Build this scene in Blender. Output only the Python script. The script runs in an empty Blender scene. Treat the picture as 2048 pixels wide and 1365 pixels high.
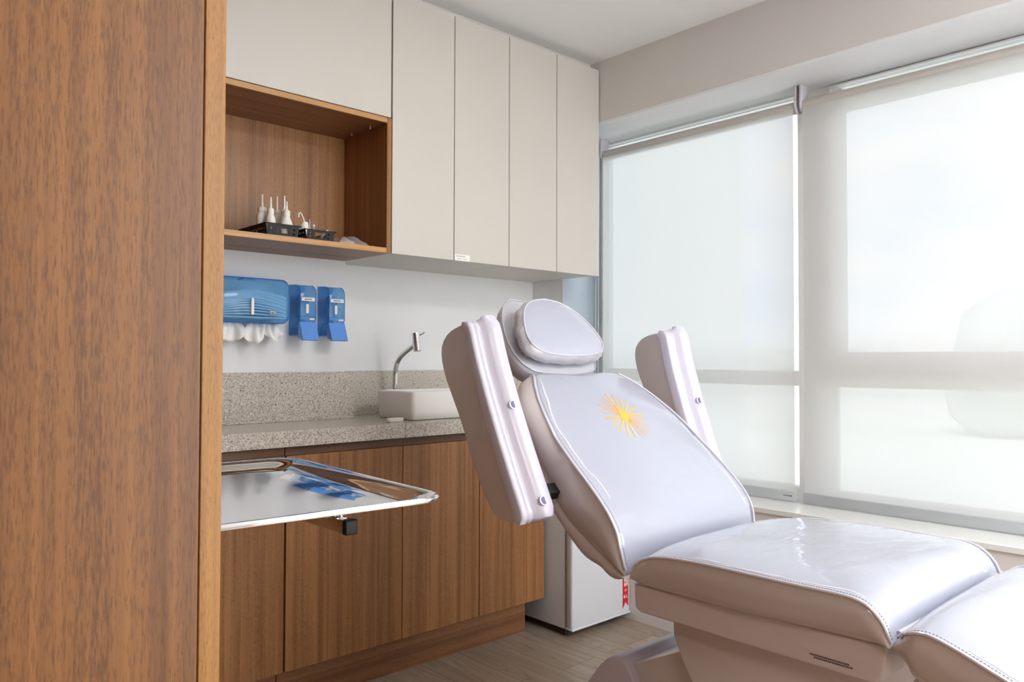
import bpy, bmesh, math, random
from mathutils import Vector, Matrix
random.seed(7)
PI = math.pi
sc = bpy.context.scene
COL = sc.collection

# ------------------------------------------------------------------ camera
cam_d = bpy.data.cameras.new('camera'); cam = bpy.data.objects.new('camera', cam_d); COL.objects.link(cam)
cam_d.sensor_width = 36.0; cam_d.lens = 36.0 * 1556.9 / 2048.0; cam_d.clip_start = 0.05; cam_d.clip_end = 3000
YAW, PITCH, ROLL = math.radians(47.5603), math.radians(1.3295), math.radians(0.1561)
fwd = Vector((math.cos(YAW)*math.cos(PITCH), math.sin(YAW)*math.cos(PITCH), math.sin(PITCH)))
right0 = Vector((math.sin(YAW), -math.cos(YAW), 0)); up0 = right0.cross(fwd)
rt = right0*math.cos(ROLL) + up0*math.sin(ROLL); up = -right0*math.sin(ROLL) + up0*math.cos(ROLL)
cam.matrix_world = Matrix(((rt.x, up.x, -fwd.x, 0), (rt.y, up.y, -fwd.y, 0), (rt.z, up.z, -fwd.z, 1.13), (0, 0, 0, 1)))
sc.camera = cam
sc.view_settings.view_transform = 'Standard'; sc.view_settings.look = 'None'
sc.view_settings.exposure = 0.15; sc.view_settings.gamma = 1.0; sc.view_settings.use_curve_mapping = False
sc.cycles.max_bounces = 10; sc.cycles.diffuse_bounces = 5; sc.cycles.glossy_bounces = 5
sc.cycles.transmission_bounces = 8; sc.cycles.transparent_max_bounces = 16
sc.cycles.caustics_reflective = False; sc.cycles.caustics_refractive = False
sc.cycles.sample_clamp_indirect = 6.0

# ------------------------------------------------------------------ sky
world = bpy.data.worlds.new('sky'); sc.world = world; world.use_nodes = True
wn, wl = world.node_tree.nodes, world.node_tree.links
wn.clear()
w_out = wn.new('ShaderNodeOutputWorld'); w_bg = wn.new('ShaderNodeBackground'); w_bg.inputs['Strength'].default_value = 1.75
w_tc = wn.new('ShaderNodeTexCoord'); w_map = wn.new('ShaderNodeMapping'); w_map.inputs['Scale'].default_value = (1.6, 1.6, 4.5)
w_no = wn.new('ShaderNodeTexNoise'); w_no.inputs['Scale'].default_value = 2.2; w_no.inputs['Detail'].default_value = 6; w_no.inputs['Roughness'].default_value = 0.55
w_cr = wn.new('ShaderNodeValToRGB'); w_cr.color_ramp.elements[0].position = 0.40; w_cr.color_ramp.elements[0].color = (0.70, 0.82, 1.0, 1)
w_cr.color_ramp.elements[1].position = 0.56; w_cr.color_ramp.elements[1].color = (0.97, 0.99, 1.0, 1)
wl.new(w_tc.outputs['Generated'], w_map.inputs['Vector']); wl.new(w_map.outputs[0], w_no.inputs['Vector'])
wl.new(w_no.outputs['Fac'], w_cr.inputs[0]); wl.new(w_cr.outputs[0], w_bg.inputs['Color']); wl.new(w_bg.outputs[0], w_out.inputs[0])

# ------------------------------------------------------------------ lights of the room and added fills
def area(name, loc, sx, sy, power, color, rot=(0, 0, 0), portal=False):
    d = bpy.data.lights.new(name, 'AREA'); d.shape = 'RECTANGLE'; d.size = sx; d.size_y = sy; d.energy = power; d.color = color
    o = bpy.data.objects.new(name, d); COL.objects.link(o); o.location = loc; o.rotation_euler = rot
    if portal: d.cycles.is_portal = True
    return o
# daylight portal: sits just outside the glass of the long window, lets Cycles find the sky
area('window_portal', (3.12, 0.69, 1.39), 1.7, 3.85, 1.0, (1, 1, 1), rot=(0, PI/2, 0), portal=True)
CEIL_LAMPS_AND_FILLS = [((1.85, -0.75, 2.488), 0.9, 0.9, 44.0, (0.95, 0.98, 1.0)), ((1.40, 1.25, 2.488), 0.35, 0.35, 2.4, (0.97, 0.985, 1.0)), ((-0.35, -0.55, 2.488), 0.55, 0.55, 10.0, (1.0, 0.78, 0.62))]  # first and third are unseen fills added for brightness and warm side light
sun_d = bpy.data.lights.new('sun', 'SUN'); sun_d.energy = 1.6; sun_d.angle = 0.1; sun_d.color = (1.0, 0.97, 0.92)
sun = bpy.data.objects.new('sun', sun_d); COL.objects.link(sun); sun.rotation_euler = Vector((-0.55, -0.35, 0.85)).to_track_quat('Z', 'Y').to_euler()
# unseen frontal fill added behind the camera, no opening there
area('doorway_light', (1.85, -1.585, 1.15), 1.5, 2.1, 62.0, (0.965, 0.985, 1.0), rot=(-PI/2, 0, 0))
for i, (l, a, b, p, c) in enumerate(CEIL_LAMPS_AND_FILLS): area('ceiling_lamp_light', l, a, b, p, c)

# ------------------------------------------------------------------ helpers
WL = {}
def root(name, label, cat, loc=(0, 0, 0), group=None):
    o = bpy.data.objects.new(name, None); COL.objects.link(o); o.location = loc; o.empty_display_size = 0.05
    o['label'] = label; o['category'] = cat
    if group: o['group'] = group
    WL[o.name] = Vector(loc); return o
def finish(name, bm, mat, parent=None, smooth=False, origin=None, angle=40):
    bmesh.ops.recalc_face_normals(bm, faces=bm.faces)
    off = WL[parent.name] if parent else (Vector(origin) if origin is not None else Vector((0, 0, 0)))
    bmesh.ops.translate(bm, verts=bm.verts, vec=-off)
    me = bpy.data.meshes.new(name); bm.to_mesh(me); bm.free()
    mats = mat if isinstance(mat, (list, tuple)) else [mat]
    for m in mats: me.materials.append(m)
    if smooth:
        for p in me.polygons: p.use_smooth = True
        try: me.set_sharp_from_angle(angle=math.radians(angle))
        except Exception: pass
    o = bpy.data.objects.new(name, me); COL.objects.link(o)
    if parent: o.parent = parent
    else: o.location = off
    WL[o.name] = off.copy() if not parent else off.copy()
    return o
def tag(o, label, cat, group=None):
    o['label'] = label; o['category'] = cat
    if group: o['group'] = group
    return o
def struct(name, bm, mat, origin=None, smooth=False):
    o = finish(name, bm, mat, origin=origin, smooth=smooth); o['kind'] = 'structure'; return o
def B(): return bmesh.new()
def box(bm, x0, x1, y0, y1, z0, z1, bev=0.0, seg=2, mi=0):
    vs = [bm.verts.new((x, y, z)) for x in (x0, x1) for y in (y0, y1) for z in (z0, z1)]
    idx = [(0, 1, 3, 2), (4, 6, 7, 5), (0, 4, 5, 1), (2, 3, 7, 6), (0, 2, 6, 4), (1, 5, 7, 3)]
    fs = [bm.faces.new([vs[i] for i in f]) for f in idx]
    for f in fs: f.material_index = mi
    if bev > 0:
        es = list({e for f in fs for e in f.edges})
        bmesh.ops.bevel(bm, geom=es, offset=bev, segments=seg, affect='EDGES', profile=0.5)
    return bm
def prism(bm, pts, axis, a, b, bev=0.0, seg=2, mi=0):
    """polygon pts extruded along axis from a to b; pts are the two other coordinates in order"""
    def P(p, t):
        if axis == 'X': return (t, p[0], p[1])
        if axis == 'Y': return (p[0], t, p[1])
        return (p[0], p[1], t)
    A = [bm.verts.new(P(p, a)) for p in pts]; C = [bm.verts.new(P(p, b)) for p in pts]; n = len(pts)
    fs = [bm.faces.new(A), bm.faces.new(C[::-1])]
    for i in range(n): fs.append(bm.faces.new((A[i], C[i], C[(i+1) % n], A[(i+1) % n])))
    for f in fs: f.material_index = mi
    if bev > 0:
        es = list({e for f in fs[:2] for e in f.edges})
        bmesh.ops.bevel(bm, geom=es, offset=bev, segments=seg, affect='EDGES', profile=0.5)
    return bm
def tube(bm, path, r, seg=10, closed=False, cap=True, mi=0):
    path = [Vector(p) for p in path]; n = len(path); rings = []
    rr = r if isinstance(r, (list, tuple)) else [r]*n
    t0 = (path[1]-path[0]).normalized(); ref = Vector((0, 0, 1)) if abs(t0.z) < 0.9 else Vector((1, 0, 0))
    u = t0.cross(ref).normalized()
    for i, p in enumerate(path):
        if closed: t = (path[(i+1) % n]-path[i-1]).normalized()
        else: t = (path[min(i+1, n-1)]-path[max(i-1, 0)]).normalized()
        u = (u - t*u.dot(t)).normalized(); v = t.cross(u)
        rings.append([bm.verts.new(p + (u*math.cos(2*PI*k/seg) + v*math.sin(2*PI*k/seg))*rr[i]) for k in range(seg)])
    m = n if closed else n-1
    for i in range(m):
        a, b = rings[i], rings[(i+1) % n]
        for k in range(seg):
            f = bm.faces.new((a[k], a[(k+1) % seg], b[(k+1) % seg], b[k])); f.material_index = mi
    if cap and not closed:
        bm.faces.new(rings[0][::-1]).material_index = mi; bm.faces.new(rings[-1]).material_index = mi
    return bm
def lathe(bm, prof, c, seg=20, axis='Z', mi=0):
    """prof list of (r, h) along axis from point c"""
    c = Vector(c); rings = []
    for r, h in prof:
        ring = []
        for k in range(seg):
            a = 2*PI*k/seg; ca, sa = math.cos(a)*r, math.sin(a)*r
            if axis == 'Z': q = Vector((ca, sa, h))
            elif axis == 'X': q = Vector((h, ca, sa))
            else: q = Vector((ca, h, sa))
            ring.append(bm.verts.new(c+q))
        rings.append(ring)
    for a, b in zip(rings[:-1], rings[1:]):
        for k in range(seg):
            f = bm.faces.new((a[k], a[(k+1) % seg], b[(k+1) % seg], b[k])); f.material_index = mi
    bm.faces.new(rings[0][::-1]).material_index = mi; bm.faces.new(rings[-1]).material_index = mi
    return bm
def resample(pts, n, smooth=0):
    P = [Vector(p) for p in pts]
    for _ in range(smooth):                                   # Chaikin
        Q = [P[0]]
        for a, b in zip(P[:-1], P[1:]): Q += [a*0.75+b*0.25, a*0.25+b*0.75]
        Q.append(P[-1]); P = Q
    L = [0]
    for a, b in zip(P[:-1], P[1:]): L.append(L[-1]+(b-a).length)
    out = []; j = 0
    for i in range(n):
        s = L[-1]*i/(n-1)
        while j < len(L)-2 and L[j+1] < s: j += 1
        d = L[j+1]-L[j]; t = 0 if d == 0 else (s-L[j])/d
        out.append(P[j].lerp(P[j+1], t))
    return out
def text_bars(bm, x0, x1, z0, z1, y, rows, mi=0):
    """tiny unreadable print as rows of short dashes facing -Y"""
    h = (z1-z0)/(rows*2-1+1e-9)
    for r in range(rows):
        zz = z1 - h*(2*r+1); x = x0
        while x < x1:
            w = random.uniform(0.6, 1.6)*h; e = min(x+w, x1)
            vs = [bm.verts.new(p) for p in ((x, y, zz), (e, y, zz), (e, y, zz+h), (x, y, zz+h))]
            bm.faces.new(vs).material_index = mi; x = e + h*0.35

# ------------------------------------------------------------------ materials
def lin(c):
    def f(v): v /= 255.0; return v/12.92 if v <= 0.04045 else ((v+0.055)/1.055)**2.4
    return (f(c[0]), f(c[1]), f(c[2]), 1)
def newmat(name):
    m = bpy.data.materials.new(name); m.use_nodes = True; nt = m.node_tree
    b = nt.nodes['Principled BSDF']; return m, nt, b
def N(nt, t, **kw):
    n = nt.nodes.new(t)
    for k, v in kw.items():
        if k in n.inputs: n.inputs[k].default_value = v
        else: setattr(n, k, v)
    return n
def coords(nt, scale=(1, 1, 1), rot=(0, 0, 0), loc=(0, 0, 0)):
    tc = N(nt, 'ShaderNodeTexCoord'); mp = N(nt, 'ShaderNodeMapping')
    mp.inputs['Scale'].default_value = scale; mp.inputs['Rotation'].default_value = rot; mp.inputs['Location'].default_value = loc
    nt.links.new(tc.outputs['Object'], mp.inputs['Vector']); return mp.outputs[0]
def ramp(nt, fac, stops):
    r = N(nt, 'ShaderNodeValToRGB'); e = r.color_ramp.elements
    while len(e) < len(stops): e.new(0.5)
    for i, (p, c) in enumerate(stops): e[i].position = p; e[i].color = c if len(c) == 4 else (*c, 1)
    nt.links.new(fac, r.inputs[0]); return r.outputs[0]
def mix(nt, a, b, fac, mode='MIX'):
    m = N(nt, 'ShaderNodeMix', data_type='RGBA', blend_type=mode)
    for s, v in ((m.inputs[6], a), (m.inputs[7], b), (m.inputs[0], fac)):
        if hasattr(v, 'links'): nt.links.new(v, s)
        else: s.default_value = v
    return m.outputs[2]
def bump(nt, b, h, strength, dist=0.001):
    n = N(nt, 'ShaderNodeBump'); n.inputs['Strength'].default_value = strength; n.inputs['Distance'].default_value = dist
    nt.links.new(h, n.inputs['Height']); nt.links.new(n.outputs[0], b.inputs['Normal']); return n
def plain(name, rgb, rough=0.5, metal=0.0, coat=0.0, mottled=0.03, scale=8, spec=0.5):
    m, nt, b = newmat(name); c = lin(rgb)
    v = coords(nt, (scale,)*3); no = N(nt, 'ShaderNodeTexNoise'); no.inputs['Scale'].default_value = 1; no.inputs['Detail'].default_value = 4
    nt.links.new(v, no.inputs['Vector'])
    c0 = tuple(max(0, x*(1-mottled)) for x in c[:3]); c1 = tuple(min(1, x*(1+mottled)) for x in c[:3])
    nt.links.new(ramp(nt, no.outputs['Fac'], [(0.3, c0), (0.7, c1)]), b.inputs['Base Color'])
    b.inputs['Roughness'].default_value = rough; b.inputs['Metallic'].default_value = metal
    b.inputs['Coat Weight'].default_value = coat; b.inputs['Coat Roughness'].default_value = 0.05; b.inputs['Specular IOR Level'].default_value = spec
    return m
def wood(name, light, dark, grain='Z', rough=0.42, seed=0.0, fine=1.0, contrast=1.0):
    m, nt, b = newmat(name)
    def sc3(across, along):
        s = [across*fine]*3; s['XYZ'.index(grain)] = along*fine; return tuple(s)
    v1 = coords(nt, sc3(8, 0.35), loc=(seed, seed*1.7, seed*0.3)); v2 = coords(nt, sc3(48, 1.1), loc=(seed, 0, seed)); v3 = coords(nt, sc3(760, 95), loc=(0, seed, 0)); v4 = coords(nt, sc3(210, 3.0), loc=(seed, seed, 0))
    def nz(v, det, rough_=0.5, dist_=0.0):
        n = N(nt, 'ShaderNodeTexNoise'); n.inputs['Scale'].default_value = 1; n.inputs['Detail'].default_value = det; n.inputs['Roughness'].default_value = rough_; n.inputs['Distortion'].default_value = dist_
        nt.links.new(v, n.inputs['Vector']); return n
    n1, n2, n3, n4 = nz(v1, 3, 0.5, 0.8), nz(v2, 4, 0.6, 0.3), nz(v3, 3, 0.6), nz(v4, 3, 0.6)
    L, D = lin(light), lin(dark)
    mid = tuple((a+c)/2 for a, c in zip(L, D)); vd = tuple(x*0.55 for x in D[:3]) + (1,)
    c1 = ramp(nt, n1.outputs['Fac'], [(0.36, D), (0.5, mid), (0.62, L)])
    c2 = ramp(nt, n2.outputs['Fac'], [(0.36, D), (0.60, L)])
    c4_ = ramp(nt, n4.outputs['Fac'], [(0.36, D), (0.58, L)])
    v5 = coords(nt, sc3(26, 0.10), loc=(seed*2, 0, 0)); n5 = nz(v5, 2, 0.5)
    c5_ = ramp(nt, n5.outputs['Fac'], [(0.42, D), (0.47, mid), (0.53, L), (0.60, mid)])
    c = mix(nt, mix(nt, mix(nt, c1, c2, 0.45), c4_, 0.30), c5_, 0.35)
    dens = N(nt, 'ShaderNodeMath', operation='MULTIPLY_ADD'); nt.links.new(n2.outputs['Fac'], dens.inputs[0]); dens.inputs[1].default_value = 0.55; nt.links.new(n3.outputs['Fac'], dens.inputs[2])
    pore = ramp(nt, dens.outputs[0], [(0.58, (1, 1, 1)), (0.80, (0, 0, 0))])
    mx = N(nt, 'ShaderNodeMath', operation='MULTIPLY'); nt.links.new(pore, mx.inputs[0]); mx.inputs[1].default_value = 0.62*contrast
    cc = N(nt, 'ShaderNodeMix', data_type='RGBA'); nt.links.new(mx.outputs[0], cc.inputs[0]); nt.links.new(c, cc.inputs[6]); cc.inputs[7].default_value = vd
    nt.links.new(cc.outputs[2], b.inputs['Base Color']); b.inputs['Roughness'].default_value = rough
    bump(nt, b, n3.outputs['Fac'], 0.12, 0.0006)
    return m
M = {}
M['walnut'] = wood('walnut_laminate', (174, 123, 76), (122, 79, 45), 'Z')
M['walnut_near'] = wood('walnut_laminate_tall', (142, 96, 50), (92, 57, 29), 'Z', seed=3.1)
M['walnut_x'] = wood('walnut_laminate_crosswise', (160, 112, 75), (118, 78, 50), 'X', seed=5)
M['walnut_y'] = wood('walnut_laminate_shelf', (160, 112, 75), (118, 78, 50), 'X', seed=8)
M['edge_x'] = wood('oak_edge_band', (206, 158, 98), (172, 122, 68), 'X', seed=2, fine=1.4, contrast=0.5)
M['edge_z'] = wood('oak_edge_band_upright', (172, 124, 60), (124, 82, 36), 'Z', seed=4, fine=1.3, contrast=0.9)
M['beige'] = plain('beige_laminate', (202, 197, 188), 0.42, mottled=0.015, scale=3)
M['white_wall'] = plain('white_wall_paint', (230, 231, 232), 0.6, mottled=0.01)
M['ceiling'] = plain('white_ceiling_paint', (236, 236, 235), 0.8, mottled=0.01)
M['greige'] = plain('greige_wall_paint', (214, 209, 205), 0.7, mottled=0.012)
M['sill'] = plain('white_stone_sill', (226, 226, 222), 0.22, mottled=0.01)
M['darkgap'] = plain('shadow_gap_black', (20, 18, 17), 0.7)
M['ceramic'] = plain('white_ceramic', (232, 230, 226), 0.08, coat=0.6, mottled=0.005)
M['fridge'] = plain('white_enamel', (214, 216, 220), 0.28, mottled=0.01, coat=0.3)
M['gasket'] = plain('grey_gasket', (150, 152, 156), 0.6)
M['black_plastic'] = plain('black_plastic', (12, 12, 14), 0.6)
M['black_rubber'] = plain('black_rubber', (24, 24, 26), 0.6)
M['chair_plastic'] = plain('white_moulded_plastic', (196, 192, 206), 0.3, coat=0.25, mottled=0.005)
M['chair_metal'] = plain('white_painted_metal', (214, 206, 210), 0.35, coat=0.15, mottled=0.01)
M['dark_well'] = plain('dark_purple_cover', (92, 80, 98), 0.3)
M['seam'] = plain('piping_white', (206, 203, 212), 0.14, coat=1.0)
M['stitch'] = plain('stitch_thread', (150, 146, 156), 0.6)
M['film'] = plain('loose_clear_film', (226, 227, 238), 0.06, coat=1.0)  # whiter than the cushions: glints of the film put into the colour
M['sun'] = plain('orange_print', (246, 184, 70), 0.3, coat=0.6)
M['print'] = plain('dark_print', (70, 66, 70), 0.5)
M['paper'] = plain('white_paper', (238, 236, 234), 0.8, mottled=0.02, scale=30)
M['label'] = plain('white_label', (236, 232, 228), 0.5)
M['red'] = plain('red_ribbon', (196, 28, 40), 0.4)
M['bottle'] = plain('milky_plastic', (232, 227, 218), 0.35)
M['lever'] = plain('solid_blue_plastic', (92, 150, 232), 0.22, coat=0.3)
M['roller'] = plain('roller_fabric', (196, 190, 182), 0.7)
M['bar'] = plain('brushed_aluminium_bar', (186, 190, 194), 0.4, metal=0.2)
M['bracket'] = plain('bracket_plastic', (204, 198, 206), 0.35)
M['frame'] = plain('window_frame_white', (244, 244, 243), 0.4)
M['silver'] = plain('silver_badge', (190, 188, 184), 0.25, metal=0.9)
M['exterior'] = plain('outside_render', (236, 240, 238), 0.9)
M['field'] = plain('outside_field', (224, 228, 220), 1.0, mottled=0.12, scale=0.05)
M['road'] = plain('outside_road', (236, 236, 234), 1.0)
M['tree'] = plain('outside_foliage', (216, 223, 218), 1.0, mottled=0.2, scale=0.4)  # distance haze put into the pale foliage colour
def chrome(name, rgb, rough):
    m, nt, b = newmat(name); b.inputs['Base Color'].default_value = lin(rgb); b.inputs['Metallic'].default_value = 1; 
    v = coords(nt, (6, 6, 6)); no = N(nt, 'ShaderNodeTexNoise'); nt.links.new(v, no.inputs['Vector'])
    nt.links.new(ramp(nt, no.outputs['Fac'], [(0.3, (rough*0.7,)*3), (0.7, (rough*1.3,)*3)]), b.inputs['Roughness']); return m
M['chrome'] = chrome('polished_chrome', (226, 228, 230), 0.05)
M['steel'] = chrome('polished_steel', (228, 228, 228), 0.035)
def vinyl(name, rgb, scale=(5, 5, 5), strength=0.35, rough=0.32, coat=0.9, dist=0.006):
    m, nt, b = newmat(name); c = lin(rgb)
    v = coords(nt, scale); n1 = N(nt, 'ShaderNodeTexNoise'); n1.inputs['Scale'].default_value = 1; n1.inputs['Detail'].default_value = 3; n1.inputs['Distortion'].default_value = 1.2
    nt.links.new(v, n1.inputs['Vector']); b.inputs['Base Color'].default_value = c
    b.inputs['Roughness'].default_value = rough; b.inputs['Coat Weight'].default_value = coat; b.inputs['Coat Roughness'].default_value = 0.03
    n = N(nt, 'ShaderNodeBump'); n.inputs['Strength'].default_value = strength; n.inputs['Distance'].default_value = dist
    nt.links.new(n1.outputs['Fac'], n.inputs['Height']); nt.links.new(n.outputs[0], b.inputs['Coat Normal'])
    return m
M['vinyl'] = vinyl('film_covered_white_vinyl', (172, 175, 190), scale=(5, 9, 9), strength=0.6, coat=1.0)
M['vinyl_side'] = vinyl('film_covered_side_vinyl', (198, 189, 187), scale=(6, 9, 9), strength=0.3)
M['vinyl_matte'] = vinyl('bare_white_vinyl', (194, 194, 202), strength=0.1, coat=0.15, rough=0.42)
M['vinyl_crinkle'] = vinyl('crinkled_film_vinyl', (194, 192, 200), scale=(28, 28, 28), strength=0.7, coat=0.9, dist=0.004)
# granite
m, nt, b = newmat('grey_granite')
v = coords(nt, (1, 1, 1)); g1 = N(nt, 'ShaderNodeTexNoise'); g1.inputs['Scale'].default_value = 260; g1.inputs['Detail'].default_value = 2
g2 = N(nt, 'ShaderNodeTexVoronoi'); g2.inputs['Scale'].default_value = 210; g3 = N(nt, 'ShaderNodeTexNoise'); g3.inputs['Scale'].default_value = 520
for g in (g1, g2, g3): nt.links.new(v, g.inputs['Vector'])
cA = ramp(nt, g1.outputs['Fac'], [(0.34, lin((150, 140, 130))), (0.5, lin((196, 187, 176))), (0.66, lin((222, 216, 206)))])
dk = ramp(nt, g2.outputs['Color'], [(0.08, (0.8, 0.8, 0.8)), (0.15, (0, 0, 0))])
cB = mix(nt, cA, lin((96, 88, 84)), dk)
dk2 = ramp(nt, g3.outputs['Fac'], [(0.66, (0, 0, 0)), (0.72, (1, 1, 1))])
nt.links.new(mix(nt, cB, lin((236, 230, 220)), dk2), b.inputs['Base Color']); b.inputs['Roughness'].default_value = 0.16
M['granite'] = m
# floor planks, running along Y
m, nt, b = newmat('grey_oak_plank_floor')
v = coords(nt, (1, 1, 1), rot=(0, 0, PI/2), loc=(0.31, 0.07, 0)); br = N(nt, 'ShaderNodeTexBrick')
br.inputs['Scale'].default_value = 1; br.inputs['Brick Width'].default_value = 1.22; br.inputs['Row Height'].default_value = 0.178
br.inputs['Mortar Size'].default_value = 0.0012; br.inputs['Mortar Smooth'].default_value = 0.1; br.offset = 0.37
br.inputs['Color1'].default_value = (0, 0, 0, 1); br.inputs['Color2'].default_value = (1, 1, 1, 1); br.inputs['Mortar'].default_value = (0.5, 0.5, 0.5, 1)
nt.links.new(v, br.inputs['Vector'])
vg = coords(nt, (34, 2.2, 34)); ng = N(nt, 'ShaderNodeTexNoise'); ng.inputs['Scale'].default_value = 1; ng.inputs['Detail'].default_value = 6; ng.inputs['Roughness'].default_value = 0.6; ng.inputs['Distortion'].default_value = 1.4
vadd = N(nt, 'ShaderNodeVectorMath', operation='ADD'); nt.links.new(vg, vadd.inputs[0])
vs_ = N(nt, 'ShaderNodeVectorMath', operation='SCALE'); vs_.inputs['Scale'].default_value = 13.0; nt.links.new(br.outputs['Color'], vs_.inputs[0]); nt.links.new(vs_.outputs[0], vadd.inputs[1])
nt.links.new(vadd.outputs[0], ng.inputs['Vector'])
vh = coords(nt, (9, 0.8, 9)); nh = N(nt, 'ShaderNodeTexNoise'); nh.inputs['Scale'].default_value = 1; nh.inputs['Detail'].default_value = 3; nh.inputs['Distortion'].default_value = 2.5; nt.links.new(vh, nh.inputs['Vector'])
c1 = ramp(nt, ng.outputs['Fac'], [(0.3, lin((118, 100, 84))), (0.5, lin((158, 140, 122))), (0.7, lin((178, 162, 145)))])
c2 = ramp(nt, nh.outputs['Fac'], [(0.35, lin((134, 117, 101))), (0.6, lin((176, 160, 143)))])
vr = coords(nt, (5.5, 0.55, 5.5)); va2 = N(nt, 'ShaderNodeVectorMath', operation='ADD'); nt.links.new(vr, va2.inputs[0]); nt.links.new(vs_.outputs[0], va2.inputs[1])
nr = N(nt, 'ShaderNodeTexNoise'); nr.inputs['Scale'].default_value = 1; nr.inputs['Detail'].default_value = 1.5; nr.inputs['Distortion'].default_value = 0.5; nt.links.new(va2.outputs[0], nr.inputs['Vector'])
mr_ = N(nt, 'ShaderNodeMath', operation='MULTIPLY'); nt.links.new(nr.outputs['Fac'], mr_.inputs[0]); mr_.inputs[1].default_value = 34.0
fr_ = N(nt, 'ShaderNodeMath', operation='FRACT'); nt.links.new(mr_.outputs[0], fr_.inputs[0])
ringc = ramp(nt, fr_.outputs[0], [(0.0, lin((116, 100, 86))), (0.16, lin((160, 144, 127))), (0.85, lin((172, 156, 139))), (1.0, lin((128, 112, 97)))])
c3 = mix(nt, mix(nt, c1, c2, 0.4), ringc, 0.42); tone = ramp(nt, br.outputs['Color'], [(0.0, (0.80, 0.80, 0.80)), (1.0, (1.06, 1.06, 1.06))])
c4 = mix(nt, c3, tone, 1.0, 'MULTIPLY'); c5 = mix(nt, c4, lin((84, 72, 62)), br.outputs['Fac'])
nt.links.new(c5, b.inputs['Base Color']); b.inputs['Roughness'].default_value = 0.42
M['floor'] = m
# blind fabric: a screen weave, part open, part translucent
m, nt, b = newmat('screen_blind_fabric'); nt.nodes.remove(b)
out = nt.nodes['Material Output']; tr = N(nt, 'ShaderNodeBsdfTransparent'); tl = N(nt, 'ShaderNodeBsdfTranslucent'); df = N(nt, 'ShaderNodeBsdfDiffuse')
vw = coords(nt, (900, 900, 900)); nw = N(nt, 'ShaderNodeTexNoise'); nw.inputs['Scale'].default_value = 1; nt.links.new(vw, nw.inputs['Vector'])
wc = ramp(nt, nw.outputs['Fac'], [(0.3, lin((240, 240, 238))), (0.7, lin((244, 244, 242)))])
nt.links.new(wc, tl.inputs['Color']); nt.links.new(wc, df.inputs['Color'])
m1 = N(nt, 'ShaderNodeMixShader'); m1.inputs[0].default_value = 0.40; nt.links.new(tl.outputs[0], m1.inputs[1]); nt.links.new(df.outputs[0], m1.inputs[2])
m2 = N(nt, 'ShaderNodeMixShader'); m2.inputs[0].default_value = 0.17; nt.links.new(m1.outputs[0], m2.inputs[1]); nt.links.new(tr.outputs[0], m2.inputs[2])
nt.links.new(m2.outputs[0], out.inputs[0]); M['blind'] = m
# tinted see-through plastic
def tinted(name, rgb, clear, rough=0.08):
    m, nt, b = newmat(name); out = nt.nodes['Material Output']
    b.inputs['Base Color'].default_value = lin(rgb); b.inputs['Roughness'].default_value = rough; b.inputs['Coat Weight'].default_value = 0.4
    tr = N(nt, 'ShaderNodeBsdfTransparent'); fr = N(nt, 'ShaderNodeLayerWeight'); fr.inputs['Blend'].default_value = 0.35
    v = coords(nt, (14, 14, 14)); no = N(nt, 'ShaderNodeTexNoise'); nt.links.new(v, no.inputs['Vector'])
    c = tuple(min(1, x*1.0+0.0) for x in lin(rgb)[:3]); t0 = tuple(x**0.34 for x in c)
    nt.links.new(ramp(nt, no.outputs['Fac'], [(0.3, tuple(x*0.96 for x in t0)), (0.7, t0)]), tr.inputs['Color'])
    mr = N(nt, 'ShaderNodeMapRange'); mr.inputs['To Min'].default_value = 1-clear; mr.inputs['To Max'].default_value = min(1, 1-clear+0.35)
    nt.links.new(fr.outputs['Facing'], mr.inputs['Value'])
    mx = N(nt, 'ShaderNodeMixShader'); nt.links.new(mr.outputs[0], mx.inputs[0]); nt.links.new(tr.outputs[0], mx.inputs[1]); nt.links.new(b.outputs[0], mx.inputs[2])
    nt.links.new(mx.outputs[0], out.inputs[0]); return m
M['blue'] = tinted('blue_translucent_plastic', (112, 178, 236), 0.80)
M['blue_edge'] = tinted('blue_plastic_rim', (58, 124, 210), 0.25)
M['clear'] = tinted('clear_film', (214, 204, 204), 0.72, 0.05)
# glass
m, nt, b = newmat('window_glass'); out = nt.nodes['Material Output']; tr = N(nt, 'ShaderNodeBsdfTransparent'); tr.inputs['Color'].default_value = (0.98, 0.98, 0.98, 1)
gl = N(nt, 'ShaderNodeBsdfGlossy'); gl.inputs['Roughness'].default_value = 0.02; fr = N(nt, 'ShaderNodeFresnel'); fr.inputs['IOR'].default_value = 1.3
mx = N(nt, 'ShaderNodeMixShader'); nt.links.new(fr.outputs[0], mx.inputs[0]); nt.links.new(tr.outputs[0], mx.inputs[1]); nt.links.new(gl.outputs[0], mx.inputs[2])
nt.links.new(mx.outputs[0], out.inputs[0]); nt.nodes.remove(b); M['glass'] = m
# diffuser of the ceiling lamp and the added fill panels
m, nt, b = newmat('lamp_diffuser'); b.inputs['Emission Color'].default_value = (1, 0.95, 0.88, 1); b.inputs['Emission Strength'].default_value = 3.0
b.inputs['Base Color'].default_value = (0.8, 0.8, 0.8, 1); M['diffuser'] = m

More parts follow.
